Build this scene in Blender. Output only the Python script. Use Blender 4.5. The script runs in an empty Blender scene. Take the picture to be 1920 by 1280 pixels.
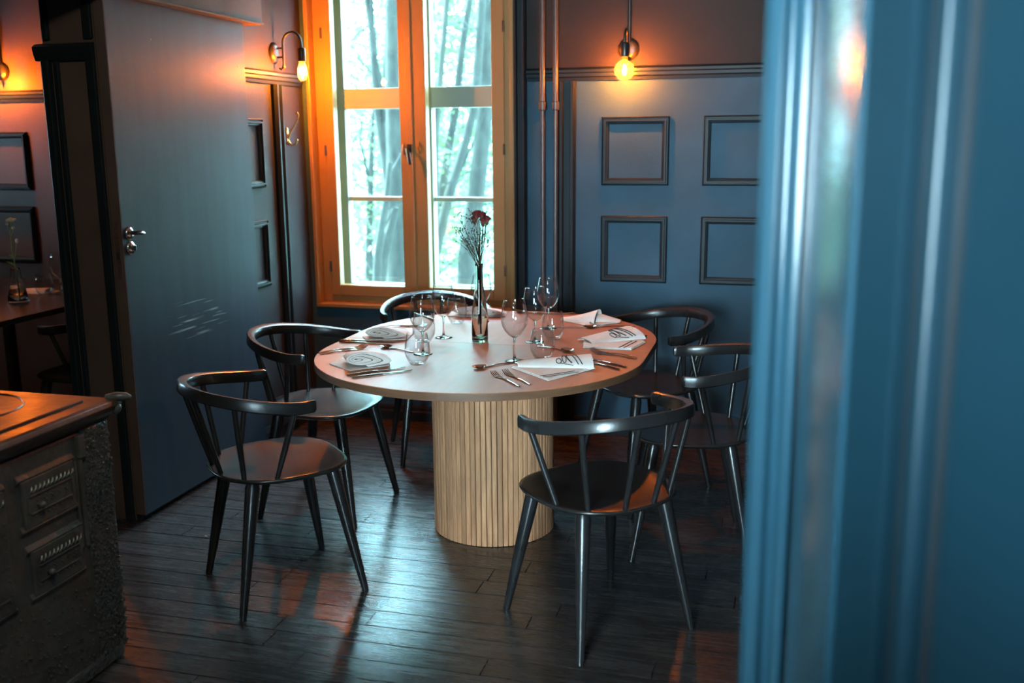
import bpy, math, random
from math import sin, cos, pi, radians, hypot, atan2
from mathutils import Vector, Matrix

random.seed(7)
S = bpy.context.scene
COL = S.collection

# ------------------------------------------------------------------ camera
F, PITCH, ROLL, YAW, HCAM = 1867.0, .200, -.008, .264, 1.52
fw = Vector((-sin(YAW)*cos(PITCH), cos(YAW)*cos(PITCH), -sin(PITCH)))
rt = Vector((cos(YAW), sin(YAW), 0)); up = rt.cross(fw)
r2 = rt*cos(ROLL) + up*sin(ROLL); u2 = up*cos(ROLL) - rt*sin(ROLL)
cam_d = bpy.data.cameras.new('camera'); cam = bpy.data.objects.new('camera', cam_d); COL.objects.link(cam)
cam_d.sensor_width = 36; cam_d.lens = F/1920*36; cam_d.clip_start = .02; cam_d.clip_end = 200
cam_d.dof.use_dof = True; cam_d.dof.focus_distance = 3.5; cam_d.dof.aperture_fstop = 2.2
m = Matrix((r2, u2, -fw)).transposed().to_4x4(); m.translation = (0, 0, HCAM)
cam.matrix_world = m
S.camera = cam

# ------------------------------------------------------------------ world, sun, window lights, exposure
S.view_settings.view_transform = 'Standard'; S.view_settings.look = 'None'
S.view_settings.gamma = 1; S.view_settings.use_curve_mapping = False
S.view_settings.exposure = 0.0
S.cycles.use_denoising = True
S.cycles.max_bounces = 14; S.cycles.transmission_bounces = 12; S.cycles.transparent_max_bounces = 24
S.cycles.caustics_reflective = False; S.cycles.caustics_refractive = False
S.cycles.sample_clamp_indirect = 6
w = bpy.data.worlds.new('sky'); S.world = w; w.use_nodes = True
bg = w.node_tree.nodes['Background']
bg.inputs[0].default_value = (.46, .80, 1.0, 1); bg.inputs[1].default_value = 62.0

def light(name, kind, energy, color, loc, rot=(0, 0, 0), size=None, sy=None):
    d = bpy.data.lights.new(name, kind); d.energy = energy; d.color = color
    if kind == 'AREA':
        d.shape = 'RECTANGLE'; d.size = size; d.size_y = sy
    elif kind == 'POINT': d.shadow_soft_size = size
    elif kind == 'SUN': d.angle = size
    o = bpy.data.objects.new(name, d); COL.objects.link(o); o.location = loc; o.rotation_euler = rot
    return o
TEAL = (.36, .80, 1.0)
sd = light('sun', 'SUN', 66.0, (.66, 1.0, 1.0), (-20, 12, 30), (0, 0, 0), .02)
sd.rotation_euler = Vector((.90, -.10, -.62)).to_track_quat('-Z', 'Y').to_euler()
light('fill_light', 'POINT', 62, (.80, .93, 1), (-.7, 1.1, 2.62), size=.11)     # added fill light, set out of view inside an invented globe
# daylight of the visible window (portal) and of the window behind the camera
po = light('window_portal', 'AREA', 1, (1, 1, 1), (-1.9, 5.45, 1.55), (radians(-90), 0, 0), 1.3, 2.0)
po.data.cycles.is_portal = True
light('daylight_rear_window', 'AREA', 330, (.68, .92, 1.0), (-.45, -2.5, 1.3), (radians(90), 0, 0), 1.2, 1.2)
BULB = (1.0, .235, .015)
BULBS = [((-.752, 4.87, 1.838), 74), ((-2.345, 4.70, 1.862), 105), ((-4.40, 4.86, 1.86), 55)]
for i, (p, e) in enumerate(BULBS):
    light('bulb_light', 'POINT', e, BULB, p, size=.012)

# ------------------------------------------------------------------ materials
def newmat(name):
    mt = bpy.data.materials.new(name); mt.use_nodes = True
    return mt, mt.node_tree, mt.node_tree.nodes['Principled BSDF']
def paint(name, c, rough=.45, spec=.5, var=.15, scale=3.0, bump=.05, bscale=180., stretch=None, metal=0., coat=0., rvar=0.):
    mt, nt, b = newmat(name); N = nt.nodes; L = nt.links
    tc = N.new('ShaderNodeTexCoord'); mp = N.new('ShaderNodeMapping')
    if stretch: mp.inputs['Scale'].default_value = stretch
    L.new(tc.outputs['Object'], mp.inputs[0])
    n = N.new('ShaderNodeTexNoise'); n.inputs['Scale'].default_value = scale; n.inputs['Detail'].default_value = 5
    L.new(mp.outputs[0], n.inputs[0])
    r = N.new('ShaderNodeValToRGB'); r.color_ramp.elements[0].position = .3; r.color_ramp.elements[1].position = .7
    r.color_ramp.elements[0].color = (*[x*(1-var) for x in c], 1); r.color_ramp.elements[1].color = (*[min(1, x*(1+var)) for x in c], 1)
    L.new(n.outputs[0], r.inputs[0]); L.new(r.outputs[0], b.inputs['Base Color'])
    b.inputs['Roughness'].default_value = rough; b.inputs['Metallic'].default_value = metal
    b.inputs['Specular IOR Level'].default_value = spec
    if coat: b.inputs['Coat Weight'].default_value = coat; b.inputs['Coat Roughness'].default_value = .12
    if rvar:
        mr = N.new('ShaderNodeMapRange'); mr.inputs[3].default_value = rough-rvar; mr.inputs[4].default_value = rough+rvar
        mr.inputs[1].default_value = .3; mr.inputs[2].default_value = .7
        L.new(n.outputs[0], mr.inputs[0]); L.new(mr.outputs[0], b.inputs['Roughness'])
    if bump:
        n2 = N.new('ShaderNodeTexNoise'); n2.inputs['Scale'].default_value = bscale; n2.inputs['Detail'].default_value = 3
        L.new(mp.outputs[0], n2.inputs[0])
        bp = N.new('ShaderNodeBump'); bp.inputs['Strength'].default_value = bump; bp.inputs['Distance'].default_value = .01
        L.new(n2.outputs[0], bp.inputs['Height']); L.new(bp.outputs[0], b.inputs['Normal'])
    return mt
def wood(name, c1, c2, rough=.4, grain=(1, 14, 14), scale=3., bump=.06, spec=.5, rand=0.):
    mt, nt, b = newmat(name); N = nt.nodes; L = nt.links
    tc = N.new('ShaderNodeTexCoord'); mp = N.new('ShaderNodeMapping'); mp.inputs['Scale'].default_value = grain
    L.new(tc.outputs['Object'], mp.inputs[0])
    oi = N.new('ShaderNodeObjectInfo')
    cx = N.new('ShaderNodeCombineXYZ'); mu = N.new('ShaderNodeMath'); mu.operation = 'MULTIPLY'; mu.inputs[1].default_value = 37
    L.new(oi.outputs['Random'], mu.inputs[0]); L.new(mu.outputs[0], cx.inputs[0]); L.new(mu.outputs[0], cx.inputs[2]); L.new(cx.outputs[0], mp.inputs['Location'])
    n = N.new('ShaderNodeTexNoise'); n.inputs['Scale'].default_value = scale; n.inputs['Detail'].default_value = 8; n.inputs['Roughness'].default_value = .62
    L.new(mp.outputs[0], n.inputs[0])
    r = N.new('ShaderNodeValToRGB'); r.color_ramp.elements[0].position = .3; r.color_ramp.elements[1].position = .72
    r.color_ramp.elements[0].color = (*c1, 1); r.color_ramp.elements[1].color = (*c2, 1)
    L.new(n.outputs[0], r.inputs[0])
    out = r.outputs[0]
    if rand:
        hs = N.new('ShaderNodeHueSaturation'); mr = N.new('ShaderNodeMapRange'); mr.inputs[3].default_value = 1-rand; mr.inputs[4].default_value = 1+rand
        L.new(oi.outputs['Random'], mr.inputs[0]); L.new(mr.outputs[0], hs.inputs['Value']); L.new(out, hs.inputs['Color']); out = hs.outputs[0]
    L.new(out, b.inputs['Base Color']); b.inputs['Roughness'].default_value = rough; b.inputs['Specular IOR Level'].default_value = spec
    mr = N.new('ShaderNodeMapRange'); mr.inputs[3].default_value = rough-.07; mr.inputs[4].default_value = rough+.09
    L.new(n.outputs[0], mr.inputs[0]); L.new(mr.outputs[0], b.inputs['Roughness'])
    bp = N.new('ShaderNodeBump'); bp.inputs['Strength'].default_value = bump; bp.inputs['Distance'].default_value = .01
    L.new(n.outputs[0], bp.inputs['Height']); L.new(bp.outputs[0], b.inputs['Normal'])
    return mt
def pane_mat(name, tint=(1, 1, 1), spots=0., ior=1.45):
    mt = bpy.data.materials.new(name); mt.use_nodes = True; nt = mt.node_tree; N = nt.nodes; L = nt.links
    N.clear()
    o = N.new('ShaderNodeOutputMaterial'); t = N.new('ShaderNodeBsdfTransparent'); t.inputs[0].default_value = (*tint, 1)
    g = N.new('ShaderNodeBsdfGlossy'); g.inputs['Roughness'].default_value = .01
    lw = N.new('ShaderNodeLayerWeight'); lw.inputs[0].default_value = .5; mx = N.new('ShaderNodeMixShader')
    pw = N.new('ShaderNodeMath'); pw.operation = 'POWER'; pw.inputs[1].default_value = 3; L.new(lw.outputs['Facing'], pw.inputs[0])
    f0 = ((ior-1)/(ior+1))**2
    f = N.new('ShaderNodeMath'); f.operation = 'MULTIPLY_ADD'; f.inputs[1].default_value = .85-f0; f.inputs[2].default_value = f0; L.new(pw.outputs[0], f.inputs[0])
    L.new(f.outputs[0], mx.inputs[0]); L.new(t.outputs[0], mx.inputs[1]); L.new(g.outputs[0], mx.inputs[2])
    last = mx.outputs[0]
    if spots:     # dried rain drops and dust on the pane
        tc = N.new('ShaderNodeTexCoord'); v = N.new('ShaderNodeTexNoise'); v.inputs['Scale'].default_value = 130; v.inputs['Detail'].default_value = 2
        L.new(tc.outputs['Object'], v.inputs[0])
        r = N.new('ShaderNodeMapRange'); r.inputs[1].default_value = .62; r.inputs[2].default_value = .72; r.inputs[3].default_value = spots*.35; r.inputs[4].default_value = spots
        L.new(v.outputs[0], r.inputs[0])
        d = N.new('ShaderNodeBsdfTranslucent'); d.inputs[0].default_value = (.85, .9, .9, 1)
        m2 = N.new('ShaderNodeMixShader'); L.new(r.outputs[0], m2.inputs[0]); L.new(last, m2.inputs[1]); L.new(d.outputs[0], m2.inputs[2]); last = m2.outputs[0]
    L.new(last, o.inputs[0])
    return mt
def glass_mat(name, c=(1, 1, 1), rough=0., ior=1.45):
    mt, nt, b = newmat(name)
    b.inputs['Base Color'].default_value = (*c, 1); b.inputs['Transmission Weight'].default_value = 1
    b.inputs['Roughness'].default_value = rough; b.inputs['IOR'].default_value = ior
    return mt
def emit(name, c, s):
    mt, nt, b = newmat(name)
    b.inputs['Emission Color'].default_value = (*c, 1); b.inputs['Emission Strength'].default_value = s
    b.inputs['Base Color'].default_value = (0, 0, 0, 1)
    return mt

M = {}
M['wall'] = paint('wall_paint', (.031, .077, .120), .55, .20, .24, 2.6, .10, 90)
M['wall_upper'] = paint('woven_wallpaper', (.018, .013, .012), .6, .3, .12, 5, .25, 260)
M['moulding'] = paint('moulding_paint', (.013, .019, .025), .42, .18, .1, 6, .03, 120)
M['dark'] = paint('dark_paint', (.030, .036, .042), .42, .5, .15, 4, .05, 120)
M['next'] = paint('next_room_paint', (.105, .070, .068), .5, .3, .12, 3, .08, 90)
M['left'] = paint('left_wall_paint', (.030, .034, .040), .5, .12, .12, 3, .08, 90)
M['jamb'] = paint('jamb_paint', (.115, .078, .068), .6, .15, .12, 5, .06, 90)
M['door'] = paint('door_paint', (.022, .032, .046), .48, .12, .10, 2.0, .10, 60, stretch=(1, 8, .7))
M['gloss'] = paint('gloss_paint', (.0075, .031, .047), .34, .5, .12, 2, .03, 20)
M['casing'] = paint('casing_gloss', (.026, .085, .125), .20, .5, .12, 2, .03, 20)
M['plaster'] = paint('ceiling_paint', (.25, .25, .25), .7, .3, .05)
M['frame'] = paint('window_paint', (.30, .185, .068), .38, .5, .06, 5, .04, 60)
M['outer'] = paint('outer_window_paint', (.34, .38, .37), .5, .4, .06, 5, .04, 60)
M['stone'] = paint('outer_wall_plaster', (.55, .52, .45), .8, .2, .1)
M['pane'] = pane_mat('window_pane', (.97, .99, .98))
M['dusty'] = pane_mat('outer_window_pane', (.94, .98, .97), .008)
M['chair'] = paint('chair_lacquer', (.018, .018, .019), .26, .55, .2, 8, .03, 120)
M['floor'] = wood('floor_planks', (.020, .018, .019), (.046, .041, .043), .26, (1.2, 26, 26), 3.0, .006, .8, .25)
M['floorbase'] = paint('floor_base', (.02, .018, .018), .6, .3)
M['oak'] = wood('oak_top', (.34, .128, .060), (.48, .19, .095), .40, (6, 1.2, 6), 5., .03, .45)
M['oakedge'] = wood('oak_edge', (.12, .055, .028), (.18, .09, .05), .45, (2, 2, 14), 5., .04, .4)
M['slat'] = wood('oak_slat', (.41, .19, .095), (.72, .37, .195), .55, (12, 12, 1.2), 5., .10, .35, .2)
M['groove'] = paint('groove_black', (.03, .024, .02), .7, .2)
M['iron'] = paint('cast_iron', (.075, .074, .075), .34, .6, .3, 12, .35, 45)
M['irontop'] = paint('cast_iron_top', (.030, .020, .015), .42, .6, .5, 9, .22, 28, rvar=.1)
M['rough_iron'] = paint('hammered_iron', (.066, .069, .072), .22, .7, .2, 12, .9, 70)
M['steel'] = paint('cutlery_steel', (.62, .58, .55), .14, .5, .05, 10, 0, metal=1)
M['chrome'] = paint('nickel', (.55, .55, .56), .18, .5, .1, 20, .02, 60, metal=1)
M['brass'] = paint('brass', (.75, .46, .2), .25, .5, .1, 20, .02, 60, metal=1)
M['bronze'] = paint('black_metal', (.02, .019, .018), .32, .6, .1, 20, .02, 60)
M['rust'] = paint('worn_faceplate', (.16, .09, .08), .5, .5, .3, 60, .1, 200, metal=.5)
M['pipe'] = paint('pipe_paint', (.055, .06, .07), .28, .5, .1, 20, .02, 60)
M['cloth'] = paint('napkin_linen', (.80, .77, .75), .85, .2, .05, 40, .25, 500)
M['ink'] = paint('napkin_print', (.035, .045, .06), .7, .2, .1, 40, 0)
M['glass'] = pane_mat('stemware_glass', (.96, .97, .97), 0, 1.5)
M['bottle'] = glass_mat('vase_glass', (.96, 1, .99))
M['stemglass'] = glass_mat('solid_glass')
M['water'] = glass_mat('water', (.97, .96, .86), 0, 1.18)
M['bulb'] = pane_mat('bulb_glass', (1, .80, .48), .07, 1.4)
M['filament'] = emit('filament', (1, .62, .22), 60)
M['stem'] = paint('dry_stem', (.055, .045, .025), .8, .2, .3, 30, 0)
M['bud'] = paint('dry_bud', (.06, .045, .04), .8, .2, .3, 60, 0)
M['rose'] = paint('dry_rose', (.20, .025, .030), .75, .2, .4, 60, 0)
M['roseleaf'] = paint('dry_sepal', (.16, .08, .05), .8, .2, .3, 60, 0)
M['greenstem'] = paint('green_stem', (.25, .33, .12), .6, .3, .2, 30, 0)
M['petal'] = paint('pale_petal', (.75, .68, .5), .7, .3, .15, 50, 0)
M['bark'] = paint('bark', (.0085, .0105, .0085), .85, .2, .6, 7, .5, 25, stretch=(3, 3, 1))
M['redwood'] = paint('red_cladding', (.45, .06, .08), .7, .2, .1)
M['white'] = paint('white_trim', (.8, .82, .85), .6, .3, .05)
M['bluegrey'] = paint('blue_cladding', (.35, .42, .62), .6, .3, .08)
M['turf'] = paint('gravel', (.50, .50, .44), .9, .1, .4, 1.5, .3, 20)
def leafmat(nm, c1, c2):
    mt, nt, b = newmat(nm); N = nt.nodes; L = nt.links
    o = [n for n in N if n.type == 'OUTPUT_MATERIAL'][0]
    b.inputs['Base Color'].default_value = (*c1, 1); b.inputs['Roughness'].default_value = .5
    t = N.new('ShaderNodeBsdfTranslucent'); t.inputs[0].default_value = (*c2, 1)
    mx = N.new('ShaderNodeMixShader'); mx.inputs[0].default_value = .5
    L.new(b.outputs[0], mx.inputs[1]); L.new(t.outputs[0], mx.inputs[2]); L.new(mx.outputs[0], o.inputs[0])
    return mt
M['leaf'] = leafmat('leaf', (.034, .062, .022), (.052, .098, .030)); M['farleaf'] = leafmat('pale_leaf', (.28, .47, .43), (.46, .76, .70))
def scratched_door():
    mt = M['door']; nt = mt.node_tree; N = nt.nodes; L = nt.links; b = N['Principled BSDF']
    src = b.inputs['Base Color'].links[0].from_socket
    tc = N.new('ShaderNodeTexCoord')
    mp = N.new('ShaderNodeMapping'); mp.inputs['Rotation'].default_value = (radians(-9), 0, 0); mp.inputs['Scale'].default_value = (1, 3.2, 120)
    L.new(tc.outputs['Object'], mp.inputs[0])
    n = N.new('ShaderNodeTexNoise'); n.inputs['Scale'].default_value = 1.0; n.inputs['Detail'].default_value = 2; L.new(mp.outputs[0], n.inputs[0])
    r = N.new('ShaderNodeMapRange'); r.inputs[1].default_value = .62; r.inputs[2].default_value = .67; L.new(n.outputs[0], r.inputs[0])
    # where chair backs have rubbed the leaf: a patch around (y 3.9, z .78)
    vm = N.new('ShaderNodeVectorMath'); vm.operation = 'SUBTRACT'; vm.inputs[1].default_value = (-2.45, 3.86, .775); L.new(tc.outputs['Object'], vm.inputs[0])
    sc = N.new('ShaderNodeVectorMath'); sc.operation = 'MULTIPLY'; sc.inputs[1].default_value = (0, 3.0, 9); L.new(vm.outputs[0], sc.inputs[0])
    ln = N.new('ShaderNodeVectorMath'); ln.operation = 'LENGTH'; L.new(sc.outputs[0], ln.inputs[0])
    rr = N.new('ShaderNodeMapRange'); rr.inputs[1].default_value = .5; rr.inputs[2].default_value = 1.0; rr.inputs[3].default_value = 1; rr.inputs[4].default_value = 0; L.new(ln.outputs['Value'], rr.inputs[0])
    mu = N.new('ShaderNodeMath'); mu.operation = 'MULTIPLY'; L.new(r.outputs[0], mu.inputs[0]); L.new(rr.outputs[0], mu.inputs[1])
    mu2 = N.new('ShaderNodeMath'); mu2.operation = 'MULTIPLY'; mu2.inputs[1].default_value = .48; L.new(mu.outputs[0], mu2.inputs[0])
    mx = N.new('ShaderNodeMixRGB'); mx.inputs[2].default_value = (.45, .5, .52, 1); L.new(mu2.outputs[0], mx.inputs[0]); L.new(src, mx.inputs[1]); L.new(mx.outputs[0], b.inputs['Base Color'])
scratched_door()
def worn_floor():
    nt = M['floor'].node_tree; N = nt.nodes; L = nt.links; b = N['Principled BSDF']
    src = b.inputs['Base Color'].links[0].from_socket
    ge = N.new('ShaderNodeNewGeometry'); n = N.new('ShaderNodeTexNoise'); n.inputs['Scale'].default_value = 7; n.inputs['Detail'].default_value = 7; n.inputs['Roughness'].default_value = .7
    L.new(ge.outputs['Position'], n.inputs[0])
    r = N.new('ShaderNodeMapRange'); r.inputs[1].default_value = .48; r.inputs[2].default_value = .72; r.inputs[3].default_value = 0; r.inputs[4].default_value = .22; L.new(n.outputs[0], r.inputs[0])
    mx = N.new('ShaderNodeMixRGB'); mx.inputs[2].default_value = (.14, .125, .12, 1); L.new(r.outputs[0], mx.inputs[0]); L.new(src, mx.inputs[1]); L.new(mx.outputs[0], b.inputs['Base Color'])
worn_floor()

# ------------------------------------------------------------------ mesh helpers
class MB:
    def __init__(s): s.v = []; s.f = []
    def add(s, v, f):
        o = len(s.v); s.v += [tuple(p) for p in v]; s.f += [tuple(i+o for i in q) for q in f]; return s
    def box(s, a, b, mat=None):
        (x0, y0, z0), (x1, y1, z1) = a, b
        v = [Vector(p) for p in ((x0, y0, z0), (x1, y0, z0), (x1, y1, z0), (x0, y1, z0), (x0, y0, z1), (x1, y0, z1), (x1, y1, z1), (x0, y1, z1))]
        if mat: v = [mat @ p for p in v]
        return s.add(v, [(0, 3, 2, 1), (4, 5, 6, 7), (0, 1, 5, 4), (1, 2, 6, 5), (2, 3, 7, 6), (3, 0, 4, 7)])
    def prism(s, poly, a, b, axis=2):      # poly in the two other axes, extruded from a to b along axis
        n = len(poly); v = []
        for t in (a, b):
            for p, q in poly: v.append({2: (p, q, t), 0: (t, p, q), 1: (p, t, q)}[axis])
        f = [tuple(range(n-1, -1, -1)), tuple(range(n, 2*n))] + [(i, (i+1) % n, n+(i+1) % n, n+i) for i in range(n)]
        if axis == 1: f = [tuple(reversed(q)) for q in f]
        return s.add(v, f)
    def lathe(s, prof, n=24, c=(0, 0, 0), mat=None):
        v = []; f = []; k = len(prof)
        for i in range(n):
            a = 2*pi*i/n
            for r, z in prof:
                p = Vector((r*cos(a), r*sin(a), z)); p = (mat @ p) if mat else p
                v.append((p[0]+c[0], p[1]+c[1], p[2]+c[2]))
        for i in range(n):
            j = (i+1) % n
            for q in range(k-1): f.append((i*k+q, j*k+q, j*k+q+1, i*k+q+1))
        return s.add(v, f)
    def sweep(s, path, prof, upv=(0, 0, 1), caps=True, closed=False, scales=None):
        # prof: (side, up) pairs; section at each path point; side = tangent x up
        P = [Vector(p) for p in path]; n = len(P); k = len(prof); v = []; f = []
        for i, p in enumerate(P):
            if closed: t = (P[(i+1) % n]-P[i-1])
            else: t = P[min(i+1, n-1)]-P[max(i-1, 0)]
            t.normalize(); u = Vector(upv)
            sd = t.cross(u)
            if sd.length < 1e-4: sd = t.cross(Vector((1, 0, 0)))
            sd.normalize(); u = sd.cross(t)
            sc = scales[i] if scales else (1, 1)
            if not isinstance(sc, tuple): sc = (sc, sc)
            for a, b in prof: v.append(p+sd*a*sc[0]+u*b*sc[1])
        m_ = n if closed else n-1
        for i in range(m_):
            j = (i+1) % n
            for q in range(k): f.append((i*k+q, i*k+(q+1) % k, j*k+(q+1) % k, j*k+q))
        if caps and not closed:
            f.append(tuple(range(k-1, -1, -1))); f.append(tuple((n-1)*k+q for q in range(k)))
        return s.add(v, f)
    def tube(s, path, r, n=8, caps=True):
        rr = r if isinstance(r, (list, tuple)) else [r]*len(path)
        P = [Vector(p) for p in path]; v = []; f = []; u = None
        for i, p in enumerate(P):
            t = (P[min(i+1, len(P)-1)]-P[max(i-1, 0)]).normalized()
            if u is None:
                u = t.cross(Vector((0, 0, 1)))
                if u.length < .05: u = t.cross(Vector((0, 1, 0)))
            u = (u-t*u.dot(t)).normalized(); w_ = t.cross(u)
            for j in range(n):
                a = 2*pi*j/n; v.append(p+(u*cos(a)+w_*sin(a))*rr[i])
        for i in range(len(P)-1):
            for j in range(n): f.append((i*n+j, i*n+(j+1) % n, (i+1)*n+(j+1) % n, (i+1)*n+j))
        if caps: f.append(tuple(range(n-1, -1, -1))); f.append(tuple((len(P)-1)*n+j for j in range(n)))
        return s.add(v, f)
    def ball(s, c, r, nu=8, nv=5, sq=(1, 1, 1)):
        v = [(c[0], c[1], c[2]-r*sq[2])]; f = []
        for i in range(1, nv):
            t = pi*i/nv-pi/2
            for j in range(nu):
                a = 2*pi*j/nu; v.append((c[0]+r*sq[0]*cos(t)*cos(a), c[1]+r*sq[1]*cos(t)*sin(a), c[2]+r*sq[2]*sin(t)))
        v.append((c[0], c[1], c[2]+r*sq[2])); e = len(v)-1
        for j in range(nu):
            k = (j+1) % nu
            f.append((0, 1+k, 1+j)); f.append((e, e-nu+j, e-nu+k))
            for i in range(nv-2): f.append((1+i*nu+j, 1+i*nu+k, 1+(i+1)*nu+k, 1+(i+1)*nu+j))
        return s.add(v, f)
    def xf(s, mat): s.v = [tuple(mat @ Vector(p)) for p in s.v]; return s

def obj(name, mb, mat, parent=None, smooth=False, bevel=0, sub=0, kind=None, label=None):
    me = bpy.data.meshes.new(name); me.from_pydata(mb.v, [], mb.f); me.update()
    if smooth:
        me.polygons.foreach_set('use_smooth', [True]*len(me.polygons))
        if smooth != 'all':
            try: me.set_sharp_from_angle(angle=radians(40))
            except Exception: pass
    me.materials.append(M[mat] if isinstance(mat, str) else mat)
    o = bpy.data.objects.new(name, me); COL.objects.link(o)
    if parent: o.parent = parent
    if bevel:
        b = o.modifiers.new('b', 'BEVEL'); b.width = bevel; b.segments = 2; b.limit_method = 'ANGLE'; b.angle_limit = radians(40)
    if sub:
        d = o.modifiers.new('s', 'SUBSURF'); d.levels = sub; d.render_levels = sub
    if kind: o['kind'] = kind
    if label: o['label'] = label
    return o
def tag(o, label, cat, group=None, kind=None):
    o['label'] = label; o['category'] = cat
    if group: o['group'] = group
    if kind: o['kind'] = kind
    return o
def thing(name, label, cat, loc=(0, 0, 0), rz=0, group=None):
    o = bpy.data.objects.new(name, None); COL.objects.link(o); o.empty_display_size = .05
    o.location = loc; o.rotation_euler = (0, 0, rz)
    return tag(o, label, cat, group)
def dup(root, label, loc, rz, parent=None):
    r = root.copy(); COL.objects.link(r); r.location = loc; r.rotation_euler = (0, 0, rz); r['label'] = label
    for ch in list(root.children):
        c = ch.copy(); COL.objects.link(c); c.parent = r
        for g in list(ch.children):
            d = g.copy(); COL.objects.link(d); d.parent = c
    return r
def struct(name, mb, mat, **k): return obj(name, mb, mat, kind='structure', **k)
def part(name, mb, mat, parent, **k): return obj(name, mb, mat, parent, **k)
def arc(c, r, a0, a1, n): return [(c[0]+r*cos(a0+(a1-a0)*i/n), c[1]+r*sin(a0+(a1-a0)*i/n)) for i in range(n+1)]

# ------------------------------------------------------------------ room shell
YW, XL, ZC = 5.0, -2.5, 2.95
XR, YB = 1.6, -2.4
JX0, JY = -2.732, 3.33           # thickness of the left wall and the far jamb of its opening
fl = struct('floor', MB().box((-6, YB-.1, -.12), (XR+.1, YW+.1, -.012)), 'floorbase')
mb = MB().box((-6, YB, -.012), (XL-.3, YW, 0)).box((XL-.3, YB, -.012), (XR, 1.2, 0))
part('outer_boards', mb, 'floor', fl, kind='stuff')
PW = .1015
y = 1.2; row = 0
plank_mesh = {}
while y < YW-.001:
    y1 = min(y+PW, YW); x = XL-.3-random.random()*.9
    while x < XR:
        ln = random.choice((.7, .85, 1.0, 1.2, 1.35)); x0 = max(x, XL-.3); x1 = min(x+ln, XR)
        if x1-x0 > .03:
            b = MB().box((x0-.5*(x0+x1)+.0018, -.5*(y1-y)+.0023, -.012), (x1-.5*(x0+x1)-.0018, .5*(y1-y)-.0023, 0))
            o = part('plank', b, 'floor', fl)
            o.location = (.5*(x0+x1), .5*(y+y1), random.uniform(-.0006, 0))
        x += ln
    y = y1; row += 1
struct('ceiling', MB().box((-6, YB, ZC), (XR, YW, ZC+.12)), 'plaster')

# wall with the window
WX0, WX1, WZ0, WZ1 = -2.45, -1.35, .64, 2.40
wb = MB().box((JX0, YW, -.1), (WX0-.02, YW+.34, ZC)).box((WX1+.02, YW, -.1), (XR+.1, YW+.34, ZC))
wb.box((WX0-.02, YW, -.1), (WX1+.02, YW+.34, WZ0-.02)).box((WX0-.02, YW, WZ1+.02), (WX1+.02, YW+.34, ZC))
wall_back = struct('wall_back', wb, 'wall')
def rail_profile(d0, z0):   # stepped chair-rail moulding, (depth, z)
    return [(0, z0-.030), (d0*.35, z0-.030), (d0*.45, z0-.016), (d0*.7, z0-.010), (d0*.75, z0+.004), (d0, z0+.010), (d0, z0+.022), (d0*.55, z0+.028), (d0*.3, z0+.034), (0, z0+.034)]
def rail_x(name, x0, x1, yw, z0, d, parent, mat='moulding'):     # rail on a wall facing -Y
    pr = [(yw-a, b) for a, b in rail_profile(d, z0)]
    return part(name, MB().prism(pr, x0, x1, 0), mat, parent)
rail_x('wall_rail', -1.26, XR, YW, 1.832, .034, wall_back)
part('wallpaper', MB().box((-1.262, YW-.003, 1.860), (XR, YW, ZC)), 'wall_upper', wall_back)
part('skirting', MB().prism([(YW, 0), (YW-.02, 0), (YW-.02, .05), (YW-.014, .058), (YW-.014, .072), (YW-.006, .085), (YW, .085)], -2.5, XR, 0), 'moulding', wall_back)
def frame_y(name, cx, cz, w_, h, yw, parent, t=.036, d=.024, mat='moulding'):   # mitred picture-frame moulding on a wall facing -Y
    prof = [(0, 0), (0, d*.55), (t*.12, d*.75), (t*.2, d*.45), (t*.36, d*.45), (t*.42, d), (t*.62, d), (t*.68, d*.6), (t*.9, d*.5), (t, d*.2), (t, 0)]
    v = []; f = []; k = len(prof)
    for sx, sz in ((-1, -1), (1, -1), (1, 1), (-1, 1)):
        for a, b in prof: v.append((cx+sx*(w_/2-a), yw-b, cz+sz*(h/2-a)))
    for i in range(4):
        j = (i+1) % 4
        for q in range(k-1): f.append((i*k+q, j*k+q, j*k+q+1, i*k+q+1))
    return part(name, MB().add(v, f), mat, parent)
for cx in (-.712, -.214, .284, .782, 1.28):
    for cz in (1.459, .974): frame_y('panel_moulding', cx, cz, .334, .334, YW, wall_back)
# vertical strips between window and panels
def vstrip(name, x0, x1, z0, z1, yw, d, parent):
    w_ = x1-x0
    pr = [(x0, yw), (x0, yw-d*.5), (x0+w_*.12, yw-d), (x0+w_*.26, yw-d), (x0+w_*.32, yw-d*.45), (x0+w_*.66, yw-d*.45), (x0+w_*.72, yw-d), (x0+w_*.88, yw-d), (x1, yw-d*.5), (x1, yw)]
    return part(name, MB().prism(pr[::-1], z0, z1, 2), 'moulding', parent)
vstrip('vertical_moulding', -1.100, -1.010, .085, 1.80, YW, .03, wall_back)
vstrip('window_architrave', -1.328, -1.262, .085, ZC, YW, .045, wall_back)

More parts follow.
